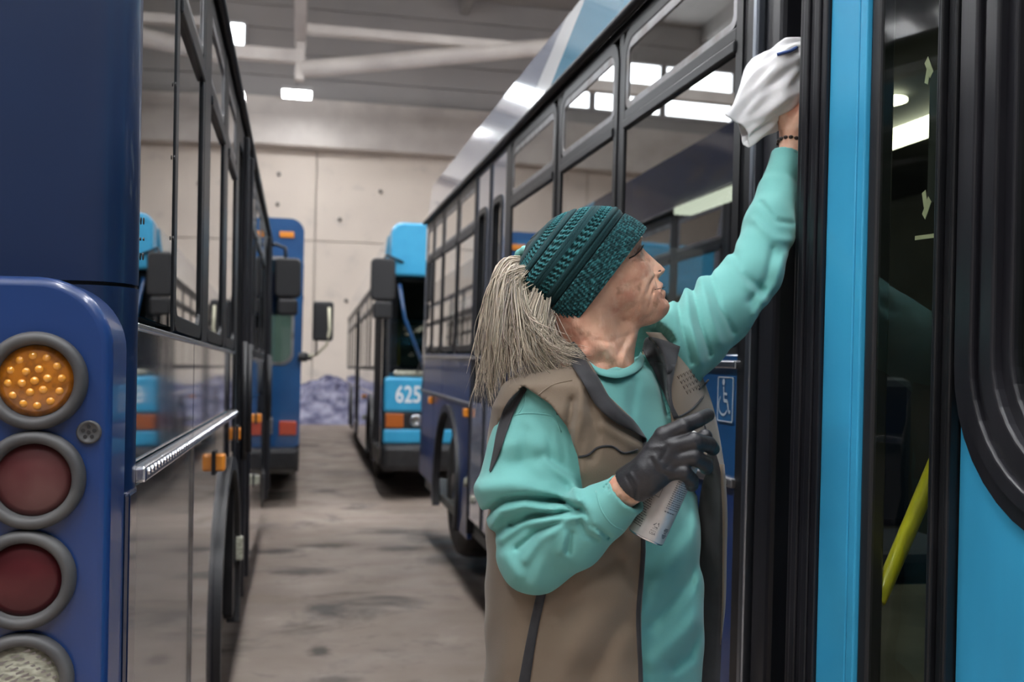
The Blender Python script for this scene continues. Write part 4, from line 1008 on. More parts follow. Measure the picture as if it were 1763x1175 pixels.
FACE = [([(1127, 477), (1120, 489), (1116, 503)], 2.6, -.0026), ([(1122, 478), (1113, 490), (1109, 502)], 5, .0014), ([(1127, 499), (1138, 496), (1147, 494)], 1.8, -.0010), ([(1125, 500), (1124, 505)], 2.4, -.0018),
        ([(1124, 505), (1121, 515), (1118, 526)], 2.2, -.0017), ([(1112, 505), (1112, 520)], 2, -.0009), ([(1093, 482), (1097, 503)], 1.7, -.0010), ([(1099, 483), (1103, 500)], 1.7, -.0010), ([(1087, 486), (1090, 500)], 1.7, -.0008),
        ([(1104, 437), (1109, 444), (1112, 452)], 2.2, -.0014), ([(1083, 447), (1096, 452), (1106, 449)], 2.2, -.0013), ([(1080, 452), (1092, 460)], 1.8, -.0009), ([(1076, 458), (1086, 468)], 1.8, -.0008), ([(1092, 447), (1101, 445)], 3, .0012),
        ([(1066, 534), (1080, 534), (1096, 525)], 9, -.0034), ([(1102, 553), (1114, 548), (1126, 540)], 4, -.0022), ([(1100, 520), (1106, 535)], 7, .0018), ([(1128, 456), (1124, 463), (1126, 470)], 2.0, -.0016), ([(1133, 468), (1138, 466)], 2.2, -.0025),
        ([(1131, 484), (1133, 492)], 1.6, -.0008), ([(1138, 482), (1139, 490)], 1.6, -.0008), ([(1134, 500), (1135, 508)], 1.6, -.0007), ([(1136, 513), (1146, 514)], 3, -.0012), ([(1060, 505), (1064, 522)], 6, -.0014), ([(1044, 545), (1060, 556), (1080, 552)], 4, -.0016)]
def body_fn(P):
    px, py, t = img(P)
    d = smin(head(P) - folds(px, py, FACE) * .7 * ((t < 1.665) & (px > 1030) & (py < 570)), neck(P), .018)
    d = smin(d, torso(P, -.024), .02)
    for A in (RARM, LARM): d = smin(d, chain(P, A), .02)
    d = smin(d, hand(P, RH, -.0035), .008); d = smin(d, hand(P, LH), .008)
    d = smin(d, legs(P), .03)
    for s in (1, -1): d = smin(d, feet(P, s, -.006), .02)
    return d
def axis(lo, hi, fine, h0, h1):                                # coarse spacing h1, fine spacing h0 inside 'fine'
    out = [lo]
    while out[-1] < hi:
        x = out[-1]; out.append(x + (h0 if fine[0] <= x <= fine[1] else h1))
    return np.array(out)
_hl = np.array([head_pt(f, v, c) for f in (-60, 100) for v in (-112, 60) for c in (-75, 75)]); h_lo, h_hi = _hl.min(0), _hl.max(0)
_nk = W(1030, 650, 1.67)
xs = axis(P0[0] - .36, 1.16, (h_lo[0] + .06, h_hi[0]), .0021, .006); ys = axis(P0[1] - .42, 2.12, (h_lo[1], h_hi[1]), .0024, .006)
zs = axis(-.01, 2.0, (_nk[2], h_hi[2]), .0021, .006)
v_, q_ = nets(body_fn, xs, ys, zs)
body = np_mesh('body', v_ - P0, q_, 'skin', person)

# sweater -------------------------------------------------------------------
RSL = [(914, 718, 1.60, .057), (911, 775, 1.575, .065), (906, 845, 1.555, .079)]
RSL2 = [(914, 866, 1.55, .062), (924, 955, 1.520, .054)]
RSL3 = [(924, 955, 1.520, .056), (985, 920, 1.485, .052), (1040, 880, 1.452, .042), (1052, 872, 1.446, .037)]
RCUF = [(1040, 880, 1.452, .0350), (1082, 849, 1.429, .0335)]
LSL = [(1148, 602, 1.78, .080), (1190, 575, 1.815, .068), (1236, 540, 1.855, .062), (1294, 474, 1.905, .054), (1326, 392, 1.965, .049), (1343, 335, 2.0, .043)]
LCUF = [(1338, 345, 2.0, .038), (1360, 262, 2.04, .034)]
FOLD_R = [  # (polyline, width px, amplitude m): + is a ridge
    ([(828, 842), (880, 836), (940, 846), (995, 872)], 16, .006), ([(838, 884), (866, 862), (905, 856), (960, 862), (996, 876)], 6, -.011),
    ([(848, 905), (862, 882), (905, 872), (955, 880)], 8, .007), ([(880, 905), (920, 888), (965, 884), (1000, 880)], 5, -.007),
    ([(862, 930), (900, 902), (950, 896), (990, 894)], 8, .005), ([(890, 945), (925, 915), (965, 900)], 5, -.005), ([(905, 965), (930, 930), (968, 905)], 8, .004),
    ([(985, 920), (979, 950)], 5, -.004), ([(972, 920), (967, 950)], 7, .003), ([(1000, 900), (1010, 922), (1026, 930)], 5, -.003), ([(1012, 895), (1030, 918)], 6, .003),
    ([(1005, 880), (1018, 905), (1048, 925)], 4, -.004), ([(905, 745), (900, 800), (930, 830)], 12, -.004), ([(945, 720), (948, 790)], 5, -.004), ([(955, 730), (965, 790)], 8, .004),
    ([(880, 800), (930, 792), (975, 800)], 12, -.004), ([(865, 770), (900, 760), (940, 768)], 16, .004), ([(940, 795), (985, 830), (996, 860)], 8, .005), ([(870, 960), (890, 990)], 12, .004),
    ([(952, 925), (930, 975), (920, 1005)], 12, .003)]
FOLD_L = [([(1165, 500), (1172, 560), (1190, 625)], 5, -.006), ([(1178, 490), (1190, 560), (1206, 625)], 6, .005), ([(1192, 490), (1206, 560), (1222, 610)], 5, -.006),
          ([(1206, 480), (1222, 540), (1240, 590)], 7, .005), ([(1222, 468), (1240, 530), (1262, 572)], 5, -.004), ([(1258, 425), (1275, 470), (1312, 500)], 7, -.005), ([(1262, 450), (1285, 490), (1318, 520)], 9, .004),
          ([(1290, 520), (1320, 480), (1330, 430)], 6, -.004), ([(1300, 540), (1335, 490), (1350, 440)], 7, .004), ([(1310, 350), (1335, 380), (1362, 385)], 5, -.003), ([(1300, 380), (1330, 410), (1360, 415)], 7, .003)]
FOLD_T = [([(1128, 640), (1140, 680), (1150, 715)], 4, -.005), ([(1095, 660), (1085, 720)], 9, -.002), ([(1130, 880), (1180, 820), (1215, 790)], 14, -.005), ([(1130, 1000), (1190, 930), (1220, 890)], 18, .006),
          ([(1120, 1080), (1180, 1010), (1215, 965)], 16, -.007), ([(1125, 1140), (1180, 1090), (1215, 1050)], 16, .006), ([(1160, 1150), (1185, 1130), (1205, 1090)], 12, -.006), ([(1200, 860), (1206, 1000)], 10, .004)]
rng = np.random.RandomState(11)
_wv = [(rng.normal(size=3) * f_, rng.uniform(0, 6.28), a_) for f_, a_ in ((14, .0016), (22, .0011), (34, .0008), (34, .0008), (52, .0006), (60, .0005)) for _ in range(2)]
def wobble(P):
    s = 0
    for k, ph, a in _wv: s = s + a * np.sin(P @ k + ph)
    return s
def sleeve_r(P):
    px, py, t = img(P)
    d = chain(P, RSL, .01); d = smin(d, chain(P, RSL2), .007); d = smin(d, chain(P, RSL3, .01), .02)
    d = d - folds(px, py, FOLD_R) * 1.7 * (t < 1.62)
    return smin(d, chain(P, RCUF), .006)
def sleeve_l(P):
    px, py, t = img(P)
    d = chain(P, LSL, .02) - folds(px, py, FOLD_L) * 1.4 * (t < 2.0)
    return smin(d, chain(P, LCUF), .006)
_nc = W(1050, 634, 1.668); _nn = nrm(W(1012, 560, 1.665) - W(1050, 660, 1.66))
WR = W(1077, 847, 1.4315); WRN = nrm(WR - W(1040, 880, 1.45)); WL = W(1358, 268, 2.036); WLN = nrm(WL - W(1338, 345, 2.0))
def sweater_fn(P):
    px, py, t = img(P)
    d = torso(P, .004) - folds(px, py, FOLD_T) * 1.4 * (t < 1.70) * np.clip((1212 - px) / 20, 0, 1)
    d = smin(d, sleeve_r(P), .018); d = smin(d, sleeve_l(P), .03)
    d = d - wobble(P)
    nd = seg3(P, W(1010, 560, 1.665), W(1060, 660, 1.66))
    d = smax(d, np.where(nd < .135, (P - _nc) @ _nn, -.02 - (nd - .135)), .006)   # open neck
    # open cuffs and hem
    lim = np.where(np.linalg.norm(P - WR, axis=1) < .12, (P - WR) @ WRN, -1); d = np.maximum(d, lim)
    lim = np.where(np.linalg.norm(P - WL, axis=1) < .12, (P - WL) @ WLN, -1); d = np.maximum(d, lim)
    inner = np.minimum(caps(P, W(1060, 863, 1.44), W(1100, 826, 1.418), .0268, .0268), caps(P, W(1356, 285, 2.03), W(1370, 230, 2.055), .027, .027))
    d = np.maximum(d, -inner)
    d = np.maximum(d, -smin(neck(P) - .004, caps(P, W(1040, 600, 1.66), W(1060, 640, 1.655), .05, .03), .02))
    return np.maximum(d, .74 - P[:, 2])
xs = axis(P0[0] - .40, 1.16, (0, 0), .0034, .0034); ys = axis(P0[1] - .48, 2.12, (0, 0), .0034, .0034); zs = axis(.70, 1.88, (0, 0), .0034, .0034)
v_, q_ = nets(sweater_fn, xs, ys, zs)
sweater = np_mesh('sweater', v_ - P0, q_, 'sweater_aqua', person)
tr_sw = BVHTree.FromPolygons([Vector(p) for p in v_], q_.tolist())
def dr(tree, pts, lift=.002, dflt=1.6): return [drape(tree, x, y, lift, dflt) for x, y in pts]
def loc(pts): return [np.asarray(p) - P0 for p in pts]

# vest ----------------------------------------------------------------------
OPEN = [(1000, 540), (1012, 615), (1048, 682), (1091, 723), (1114, 757), (1109, 850), (1112, 950), (1104, 1060), (1108, 1400), (1500, 1400), (1500, 540)]
ARM = [(900, 664), (948, 697), (976, 735), (994, 785), (1004, 850), (996, 905), (880, 905), (846, 800), (848, 762), (868, 708)]
FOLD_V = [([(1002, 660), (1000, 720), (985, 775)], 10, .006), ([(985, 690), (978, 740), (990, 800)], 7, -.006), ([(1018, 700), (1026, 750), (1020, 790)], 9, -.004), ([(1040, 735), (1080, 760), (1100, 768)], 9, .004),
          ([(1000, 1010), (1040, 960), (1090, 930)], 22, .006), ([(960, 1060), (1010, 1000), (1060, 960)], 16, -.006), ([(960, 1175), (1010, 1080), (1060, 1030)], 26, .006), ([(1020, 1175), (1060, 1090), (1090, 1060)], 18, -.005),
          ([(880, 1090), (870, 1175)], 20, .004), ([(930, 690), (960, 720)], 8, .003), ([(1000, 830), (1010, 880)], 10, -.004)]
def vest_fn(P):
    px, py, t = img(P)
    near = ((P - P0) @ TL > .02)
    base = torso(P, .012) - folds(px, py, FOLD_V) * (t < 1.68) - wobble(P)
    bulge = np.interp(P[:, 2], [.75, 1.05, 1.25, 1.45], [.006, .004, .002, .001])
    d = np.maximum(base - .007 - bulge, -(base - bulge))
    front = ((P - P0) @ TF > -.02) | (t < 1.60)
    d = np.maximum(d, np.where(front, -polysd(px, py, OPEN, 1040), -1))
    d = np.maximum(d, np.where(near & (t < 1.72), -polysd(px, py, ARM, 1040), -1))
    larm = caps(P, W(1130, 610, 1.77), W(1200, 575, 1.84), .085, .09); d = np.maximum(d, -larm)
    d = np.maximum(d, -(neck(P) - .018))
    nd = seg3(P, W(1010, 560, 1.665), W(1060, 660, 1.66)); d = np.maximum(d, np.where(nd < .12, (P - _nc) @ _nn - .028, -1))
    return np.maximum(d, .72 - P[:, 2])
xs = axis(P0[0] - .30, P0[0] + .36, (0, 0), .0038, .0038); ys = axis(P0[1] - .34, P0[1] + .32, (0, 0), .0038, .0038); zs = axis(.69, 1.52, (0, 0), .0038, .0038)
v_, q_ = nets(vest_fn, xs, ys, zs)
vest = np_mesh('vest', v_ - P0, q_, 'vest_taupe', person)
tr_v = BVHTree.FromPolygons([Vector(p) for p in v_], q_.tolist())
class Two:                                                     # first hit of several garments
    def __init__(s, *t): s.t = t
    def ray_cast(s, o, d):
        h = [x.ray_cast(o, d) for x in s.t]; h = [x for x in h if x[0] is not None]
        return min(h, key=lambda x: x[3]) if h else (None, None, None, None)
tr_b = Two(tr_sw, tr_v)
def dstrip(name, m, A, B, th, parent, lift=.004, tree=tr_b, n=28, k=6, curve=0.0):
    A = resample([(x, y, 0) for x, y in A], n)[:, :2]; B = resample([(x, y, 0) for x, y in B], n)[:, :2]; tt = np.zeros((n, k + 1)); XY = np.zeros((n, k + 1, 2))
    for i in range(n):
        for j in range(k + 1):
            XY[i, j] = A[i] + (B[i] - A[i]) * j / k; p = drape(tree, *XY[i, j], 0.0); tt[i, j] = -((p - CAM) @ CM)[2]
    lo = tt.copy()
    for _ in range(4):                                         # the cloth bridges hollows: smooth, never deeper than what it lies on
        pd = np.pad(lo, 1, mode='edge'); lo = np.minimum(tt, (pd[:-2, 1:-1] + pd[2:, 1:-1] + pd[1:-1, :-2] + pd[1:-1, 2:]) / 4 * .6 + lo * .4)
    tw = CM[:, 2]; rows = [[W(*XY[i, j], lo[i, j] - lift - curve * math.sin(math.pi * j / k)) - P0 for j in range(k + 1)] for i in range(n)]
    vs = [p + tw * th / 2 for r in rows for p in r] + [p - tw * th / 2 for r in rows for p in r]; o = n * (k + 1); fs = []
    for i in range(n - 1):
        for j in range(k):
            a = i * (k + 1) + j; q = (a, a + 1, a + k + 2, a + k + 1); fs += [q, tuple(o + x for x in q[::-1])]
    edge = [i * (k + 1) for i in range(n)] + [(n - 1) * (k + 1) + j for j in range(1, k + 1)] + [i * (k + 1) + k for i in range(n - 2, -1, -1)] + [j for j in range(k - 1, 0, -1)]
    for a, b in zip(edge, edge[1:] + edge[:1]): fs.append((a, b, o + b, o + a))
    return MB().add(vs, fs).build(name, m, parent, smooth=True)
def dtube(name, m, pts, r, parent, lift=.0, tree=tr_b, n=24, dense=True):
    P = resample([(x, y, 0) for x, y in pts], n)[:, :2]
    return MB().tube(loc(dr(tree, P, lift)), r, 8).build(name, m, parent, smooth=True)
dstrip('lapel', 'vest_black', [(962, 600), (984, 629), (1007, 665), (1025, 697), (1046, 718), (1098, 748)], [(988, 588), (1016, 623), (1048, 682), (1072, 708), (1091, 724), (1115, 758)], .003, vest, .010, curve=.004)
dtube('front_zipper', 'vest_black', [(1109, 757), (1104, 850), (1107, 950), (1099, 1060), (1103, 1172), (1103, 1190)], .0036, vest, .002, tr_v)
dtube('chest_piping', 'vest_black', [(992, 788), (1012, 784), (1030, 771), (1056, 770), (1072, 780), (1098, 775)], .0017, vest, .001, tr_v)
dstrip('armhole_lining', 'vest_black', [(900, 666), (874, 692), (857, 735), (848, 780), (842, 810)], [(907, 671), (888, 704), (872, 745), (858, 786), (844, 814)], .003, vest, .003, tr_b)
dtube('armhole_binding', 'vest_black', [(902, 667), (948, 699), (974, 735), (993, 786)], .0022, vest, .0, tr_v)
dstrip('pocket_zipper', 'vest_black', [(926, 1012), (909, 1090), (890, 1190)], [(942, 1014), (925, 1090), (910, 1190)], .002, vest, .0015, tr_v, k=2)
dtube('shoulder_seam', 'vest_taupe', [(925, 682), (950, 664), (985, 655)], .0012, vest, .0, tr_v)
# left front panel, swung open: outside taupe, inside black
pan = strip('front_panel', 'vest_taupe', loc([W(1112, 572, 1.72), W(1140, 612, 1.675), W(1152, 690, 1.62), W(1166, 760, 1.60), W(1206, 796, 1.605), W(1240, 828, 1.63)]),
            loc([W(1150, 574, 1.80), W(1192, 618, 1.80), W(1224, 690, 1.79), W(1240, 760, 1.78), W(1246, 800, 1.77), W(1249, 832, 1.77)]), .006, vest, 30, 10, .030)
strip('panel_lining', 'vest_black', loc([W(1211, 728, 1.592), W(1218, 790, 1.61), W(1206, 850, 1.69), W(1196, 950, 1.72), W(1186, 1050, 1.72), W(1176, 1130, 1.72), W(1166, 1200, 1.72)]),
      loc([W(1214, 734, 1.592), W(1238, 800, 1.60), W(1244, 880, 1.62), W(1244, 950, 1.64), W(1244, 1050, 1.66), W(1241, 1130, 1.67), W(1238, 1200, 1.67)]), .004, vest, 30, 6, .004)
strip('panel_edge', 'vest_taupe', loc([W(1239, 800, 1.60), W(1244, 880, 1.618), W(1244, 950, 1.638), W(1243, 1050, 1.658), W(1240, 1110, 1.668)]),
      loc([W(1247, 800, 1.61), W(1252, 880, 1.63), W(1251, 950, 1.65), W(1248, 1050, 1.67), W(1241, 1112, 1.675)]), .004, vest, 20, 2)
tr_p = Two(bvh(pan), tr_sw, tr_v)
class Loc:                                                     # ray casts in the person's own frame
    def __init__(s, *o): s.t = Two(*[bvh(x) for x in o])
    def ray_cast(s, o, d): return s.t.ray_cast(Vector(o) - Vector(P0), d)
tr_p = Loc(pan, vest, sweater)
dstrip('lapel', 'vest_black', [(1106, 604), (1112, 582), (1140, 585), (1171, 597)], [(1120, 630), (1140, 640), (1150, 645), (1161, 636)], .003, vest, .010, tr_p, n=16)
dstrip('lapel', 'vest_black', [(1118, 622), (1130, 648), (1144, 680), (1152, 700), (1160, 722)], [(1163, 628), (1160, 645), (1156, 672), (1159, 698), (1170, 720)], .003, vest, .009, tr_p, n=16)
dtube('panel_piping', 'vest_black', [(1168, 719), (1190, 706), (1200, 696), (1210, 684)], .0017, vest, .001, tr_p, 14)
dtube('panel_piping', 'vest_black', [(1203, 671), (1212, 664), (1220, 654)], .0016, vest, .001, tr_p, 8)
mb = MB(); rng = np.random.RandomState(2)
for r_ in range(4):                                            # worn stitched emblem, its letters past reading
    x = 1166 + r_ * 5
    for k in range(5):
        a = (x + k * 5.2, 648 + r_ * 8.5 - k * 2.6); mb.tube(loc(dr(tr_p, [a, (a[0] + 3, a[1] + 5 + rng.uniform(-1, 1)), (a[0] + 3.6, a[1] - 1)], .001)), .0008, 5)
mb.build('emblem_stitching', 'logo_thread', vest, kind='stuff')
# crew neck rib
mb = MB(); A = [(1014, 622), (1030, 633), (1052, 638), (1076, 634), (1094, 622), (1103, 606)]; Bq = [(1020, 642), (1036, 648), (1058, 652), (1082, 648), (1102, 636), (1110, 620)]
_bt = np.array([-((p - CAM) @ CM)[2] for p in dr(Two(tr_sw), [(x - 1, y + 5) for x, y in Bq], .0)]); _u = np.linspace(-1, 1, 6); _bt = np.polyval(np.polyfit(_u, _bt, 2), _u)
strip('neck_rib', 'sweater_aqua', loc([W(x, y, t + .012) for (x, y), t in zip(A, _bt)]), loc([W(x, y, t - .003) for (x, y), t in zip(Bq, _bt)]), .005, sweater, 30, 6, .005)
dtube('cuff_seam', 'sweater_aqua', [(1026, 846), (1036, 880), (1060, 908), (1072, 913)], .0012, sweater, .0, Two(tr_sw), 14)
dtube('armhole_seam', 'sweater_aqua', [(866, 738), (870, 722), (892, 714), (930, 713), (952, 718), (966, 745)], .0014, sweater, .0, Two(tr_sw), 20)
dtube('armhole_seam', 'sweater_aqua', [(904, 678), (900, 700), (892, 714)], .0012, sweater, .0, Two(tr_sw), 8)

# trousers and shoes ----------------------------------------------------------
def trouser_fn(P):
    d = smin(legs(P, .014), torso(P, .002), .03) - wobble(P)
    return np.maximum(np.maximum(d, P[:, 2] - .80), .075 - P[:, 2])
v_, q_ = nets(trouser_fn, axis(P0[0] - .26, P0[0] + .26, (0, 0), .008, .008), axis(P0[1] - .26, P0[1] + .26, (0, 0), .008, .008), axis(.05, .83, (0, 0), .008, .008))
np_mesh('trousers', v_ - P0, q_, 'trouser_dark', person)
for s in (1, -1):
    c0 = P0 + TL * .1 * s + TF * .04
    v_, q_ = nets(lambda P: np.maximum(np.maximum(feet(P, s, .006), P[:, 2] - .125), .0005 - P[:, 2]), axis(c0[0] - .2, c0[0] + .2, (0, 0), .006, .006), axis(c0[1] - .2, c0[1] + .2, (0, 0), .006, .006), axis(-.012, .14, (0, 0), .006, .006))
    np_mesh('shoe', v_ - P0, q_, 'shoe_dark', person)

# gloves ----------------------------------------------------------------------
_gw = W(1086, 836, 1.424); _gn = nrm(W(1112, 812, 1.41) - W(1060, 862, 1.44))
GF = [([(1085, 815), (1098, 835), (1096, 860)], 3, .0016), ([(1078, 822), (1090, 845), (1090, 862)], 2.5, -.0014), ([(1120, 790), (1130, 812), (1150, 822)], 3, -.0013), ([(1126, 786), (1140, 806), (1158, 814)], 4, .0012),
      ([(1150, 770), (1140, 790)], 4, -.0014), ([(1158, 795), (1146, 806)], 4, -.0012), ([(1118, 770), (1140, 770)], 4, .001), ([(1190, 728), (1196, 738)], 3, -.001), ([(1200, 755), (1204, 768)], 3, -.001)]
def glove_fn(P):
    px, py, t = img(P)
    d = hand(P, RH, .0008); d = smin(d, caps(P, W(1076, 845, 1.4295), W(1094, 829, 1.419), .0252, .0250), .006) - folds(px, py, GF) * (t < 1.42)
    d = np.maximum(d, -((P - _gw) @ _gn))
    return np.maximum(d, -caps(P, W(1050, 868, 1.445), W(1086, 836, 1.424), .0238, .0238))
lo = W(1060, 870, 1.40); h = .0017
_gp = np.array([W(x, y, t) for ch in RH['palm'] + RH['fingers'] for x, y, t, r in ch] + [_gw]); _gl = _gp.min(0) - .032; _gh = _gp.max(0) + .032
v_, q_ = nets(glove_fn, axis(_gl[0], _gh[0], (0, 0), h, h), axis(_gl[1], _gh[1], (0, 0), h, h), axis(_gl[2], _gh[2], (0, 0), h, h))
glove = np_mesh('glove', v_ - P0, q_, 'glove_black', person)
mb = MB(); ang = np.linspace(0, 2 * math.pi, 25); e1 = nrm(np.cross(_gn, UPZ)); e2 = np.cross(_gn, e1); gc = W(1087.5, 835.5, 1.4232)
mb.tube(loc([gc + .0262 * (math.cos(a) * e1 + math.sin(a) * e2) for a in ang]), .0016, 6); mb.build('rolled_cuff', 'glove_black', glove, smooth=True)
# bracelet on the raised wrist
bm_ = None; bc = W(1363, 250, 2.046); e1 = nrm(np.cross(WLN, UPZ)); e2 = np.cross(WLN, e1)
br = MB(); bcen = loc([bc])[0]
for k in range(16):
    a = k * math.pi / 8; br.lathe(bcen + .0275 * (math.cos(a) * e1 + math.sin(a) * e2) - WLN * .004, WLN, [(0, .001), (.0015, .004), (.004, .0052), (.0065, .004), (.008, .001)], 8)
br.build('bracelet', 'bead_dark', person, smooth=True, kind='stuff')

# face details ----------------------------------------------------------------
tr_h = Loc(body)
dtube('eyelash', 'lash_and_shade', [(1083, 445), (1091, 441), (1099, 435), (1105, 428), (1108, 421)], .0011, body, .0004, tr_h, 12)
dtube('mouth_shade_line', 'lash_and_shade', [(1127, 499), (1134, 497.5), (1140, 496), (1146, 494)], .0006, body, -.0002, tr_h, 10)  # dark tube standing for the shade in the mouth slit
dtube('nostril_shade', 'lash_and_shade', [(1133, 468), (1135.5, 467.2), (1138, 466)], [.0006, .0016, .0017, .0006], body, -.0004, tr_h, 4)  # dark tube standing for the shade inside the nose opening
dtube('eyebrow', 'brow_hair', [(1096, 418), (1101, 412), (1106, 408)], .0014, body, .0, tr_h, 8)
# beanie ------------------------------------------------------------------------
BO = W(1044, 487, 1.66); BA = -.795 * CM[:, 0] + .607 * CM[:, 1]; BE = .607 * CM[:, 0] + .795 * CM[:, 1]; BCc = CM[:, 2]
bh = [-2, 0, 20, 46, 52, 58, 66, 80, 95, 110, 122, 133, 141, 147, 150]
bT = [112, 114, 115, 111, 107, 111, 110, 102, 92, 76, 60, 42, 24, 0, -22]
bB = [-108, -110, -110, -103, -97, -101, -99, -98, -101, -102, -93, -76, -58, -42, -30]
bL = [72, 75, 77, 79, 77, 80, 81, 80, 76, 68, 58, 45, 32, 16, 3]
rng = np.random.RandomState(4)
def beanie():
    NR, NA = 190, 460
    H = np.linspace(2, 149.6, NR); ang = np.linspace(0, 2 * math.pi, NA, endpoint=False)
    T = np.interp(H, bh, bT); B = np.interp(H, bh, bB); Lh = np.interp(H, bh, bL)
    k = np.ones(7) / 7
    sm = lambda a: np.convolve(np.pad(a, 3, mode='edge'), k, 'valid')
    T, B, Lh = sm(T), sm(B), sm(Lh)
    HH, AA = np.meshgrid(H, ang, indexing='ij')
    ca, sa = np.cos(AA), np.sin(AA); n = 2 / 2.25
    mid = ((T + B) / 2)[:, None]; half = ((T - B) / 2)[:, None]
    # knit relief: ribbed turn-up band, then smooth cords alternating with lacy rows
    off = np.zeros_like(HH); kind = np.zeros_like(HH, int)
    band = HH < 48
    rib = np.sin(AA * 84); rowp = np.sin(HH * 2 * math.pi / 4.4)
    off += band * (1.2 + .8 * rib + .6 * rowp * np.sign(rib) + .5 * np.sin(AA * 150 + HH * 2.7))
    cords = [(54.5, 5.5), (65, 4.5), (90, 5.5), (97, 3.0), (121, 4.5), (140, 4)]
    lace = [(78, 8.5), (107, 8.0), (131, 5.5)]
    for c, w in cords:
        m = np.abs(HH - c) < w; kind[m] = 1
        off += m * (3.2 * np.sqrt(np.clip(1 - ((HH - c) / w) ** 2, 0, 1)) + .4 * np.sin(AA * 150 + HH * 2.2))
    for c, w in lace:
        m = np.abs(HH - c) < w; kind[m] = 2
        off += m * (.6 + 2.2 * np.sin(AA * 56 + np.sin(HH * .9) * .8) * np.clip(1.3 - ((HH - c) / w) ** 2, 0, 1) + .8 * np.sin(HH * 1.9))
    gr = (~band) & (kind == 0); off -= gr * 1.8
    slouch = 2.2 * np.sin(AA * 3 + HH * .05) * np.clip(HH / 120, 0, 1) + 1.5 * np.sin(AA * 7 + 1 + HH * .09) * np.clip((HH - 60) / 80, 0, 1)
    e = mid + np.sign(ca) * np.abs(ca) ** n * (half + off + slouch); c = np.sign(sa) * np.abs(sa) ** n * (Lh[:, None] + off + slouch)
    P = BO + HU * (HH[..., None] * BA + e[..., None] * BE + c[..., None] * BCc)
    nz = rng.rand(NR, NA)
    colm = np.floor(AA * 150 / (2 * math.pi) + .35 * np.sin(HH * 1.3)).astype(int); cell = np.floor(HH / 2.3 + np.sin(colm * 7.3)).astype(int) * 131 + colm * 17
    cr = np.sin(cell * 12.9898) * 43758.5453; cr = cr - np.floor(cr)
    mixv = np.where(band, .08 + .62 * np.clip((cr - .45) * 2.2, 0, 1) * (.55 + .45 * (rib > -.4)) + .14 * nz, np.where(kind == 1, .07 + .10 * nz + .14 * (np.sin(AA * 150 + HH * 2.2) > .75), np.where(kind == 2, .22 + .75 * (np.sin(AA * 56 + np.sin(HH * .9) * .8) > .25) * (.5 + .5 * cr), .03)))
    mixv = np.clip(mixv, 0, 1)[..., None]
    col = np.array([.006, .012, .015]) * (1 - mixv) + np.array([.05, .235, .255]) * mixv
    cols = np.concatenate([col.reshape(-1, 3), np.ones((NR * NA, 1))], 1)
    i = np.arange(NR - 1)[:, None]; j = np.arange(NA)[None, :]; j2 = (j + 1) % NA
    q = np.stack([i * NA + j, i * NA + j2, (i + 1) * NA + j2, (i + 1) * NA + j], -1).reshape(-1, 4)
    vv = P.reshape(-1, 3)
    # turned-in edge at the brim and closed crown
    inn = BO + HU * (10 * BA + (mid[0] + ca[0] ** 1 * (half[0] - 7))[:, None] * BE + (sa[0] * (Lh[0] - 7))[:, None] * BCc)
    o = len(vv); vv = np.concatenate([vv, inn, P[-1].mean(0)[None]]); cols = np.concatenate([cols, np.tile([.01, .02, .025, 1], (NA + 1, 1))])
    jj = np.arange(NA); q = np.concatenate([q, np.stack([o + jj, o + (jj + 1) % NA, (jj + 1) % NA, jj], 1),
                                            np.stack([(NR - 1) * NA + jj, (NR - 1) * NA + (jj + 1) % NA, np.full(NA, o + NA), np.full(NA, o + NA)], 1)])
    q4 = q[:-NA]; t3 = q[-NA:, :3]
    ob = np_mesh('beanie', vv - P0, q4, 'knit_teal', person, cols)
    bm = bmesh.new(); bm.from_mesh(ob.data); bm.verts.ensure_lookup_table()
    for a, b, c_ in t3:
        try: bm.faces.new((bm.verts[a], bm.verts[b], bm.verts[c_])).smooth = True
        except ValueError: pass
    bmesh.ops.recalc_face_normals(bm, faces=bm.faces); bm.to_mesh(ob.data); bm.free()
    return ob
beanie()

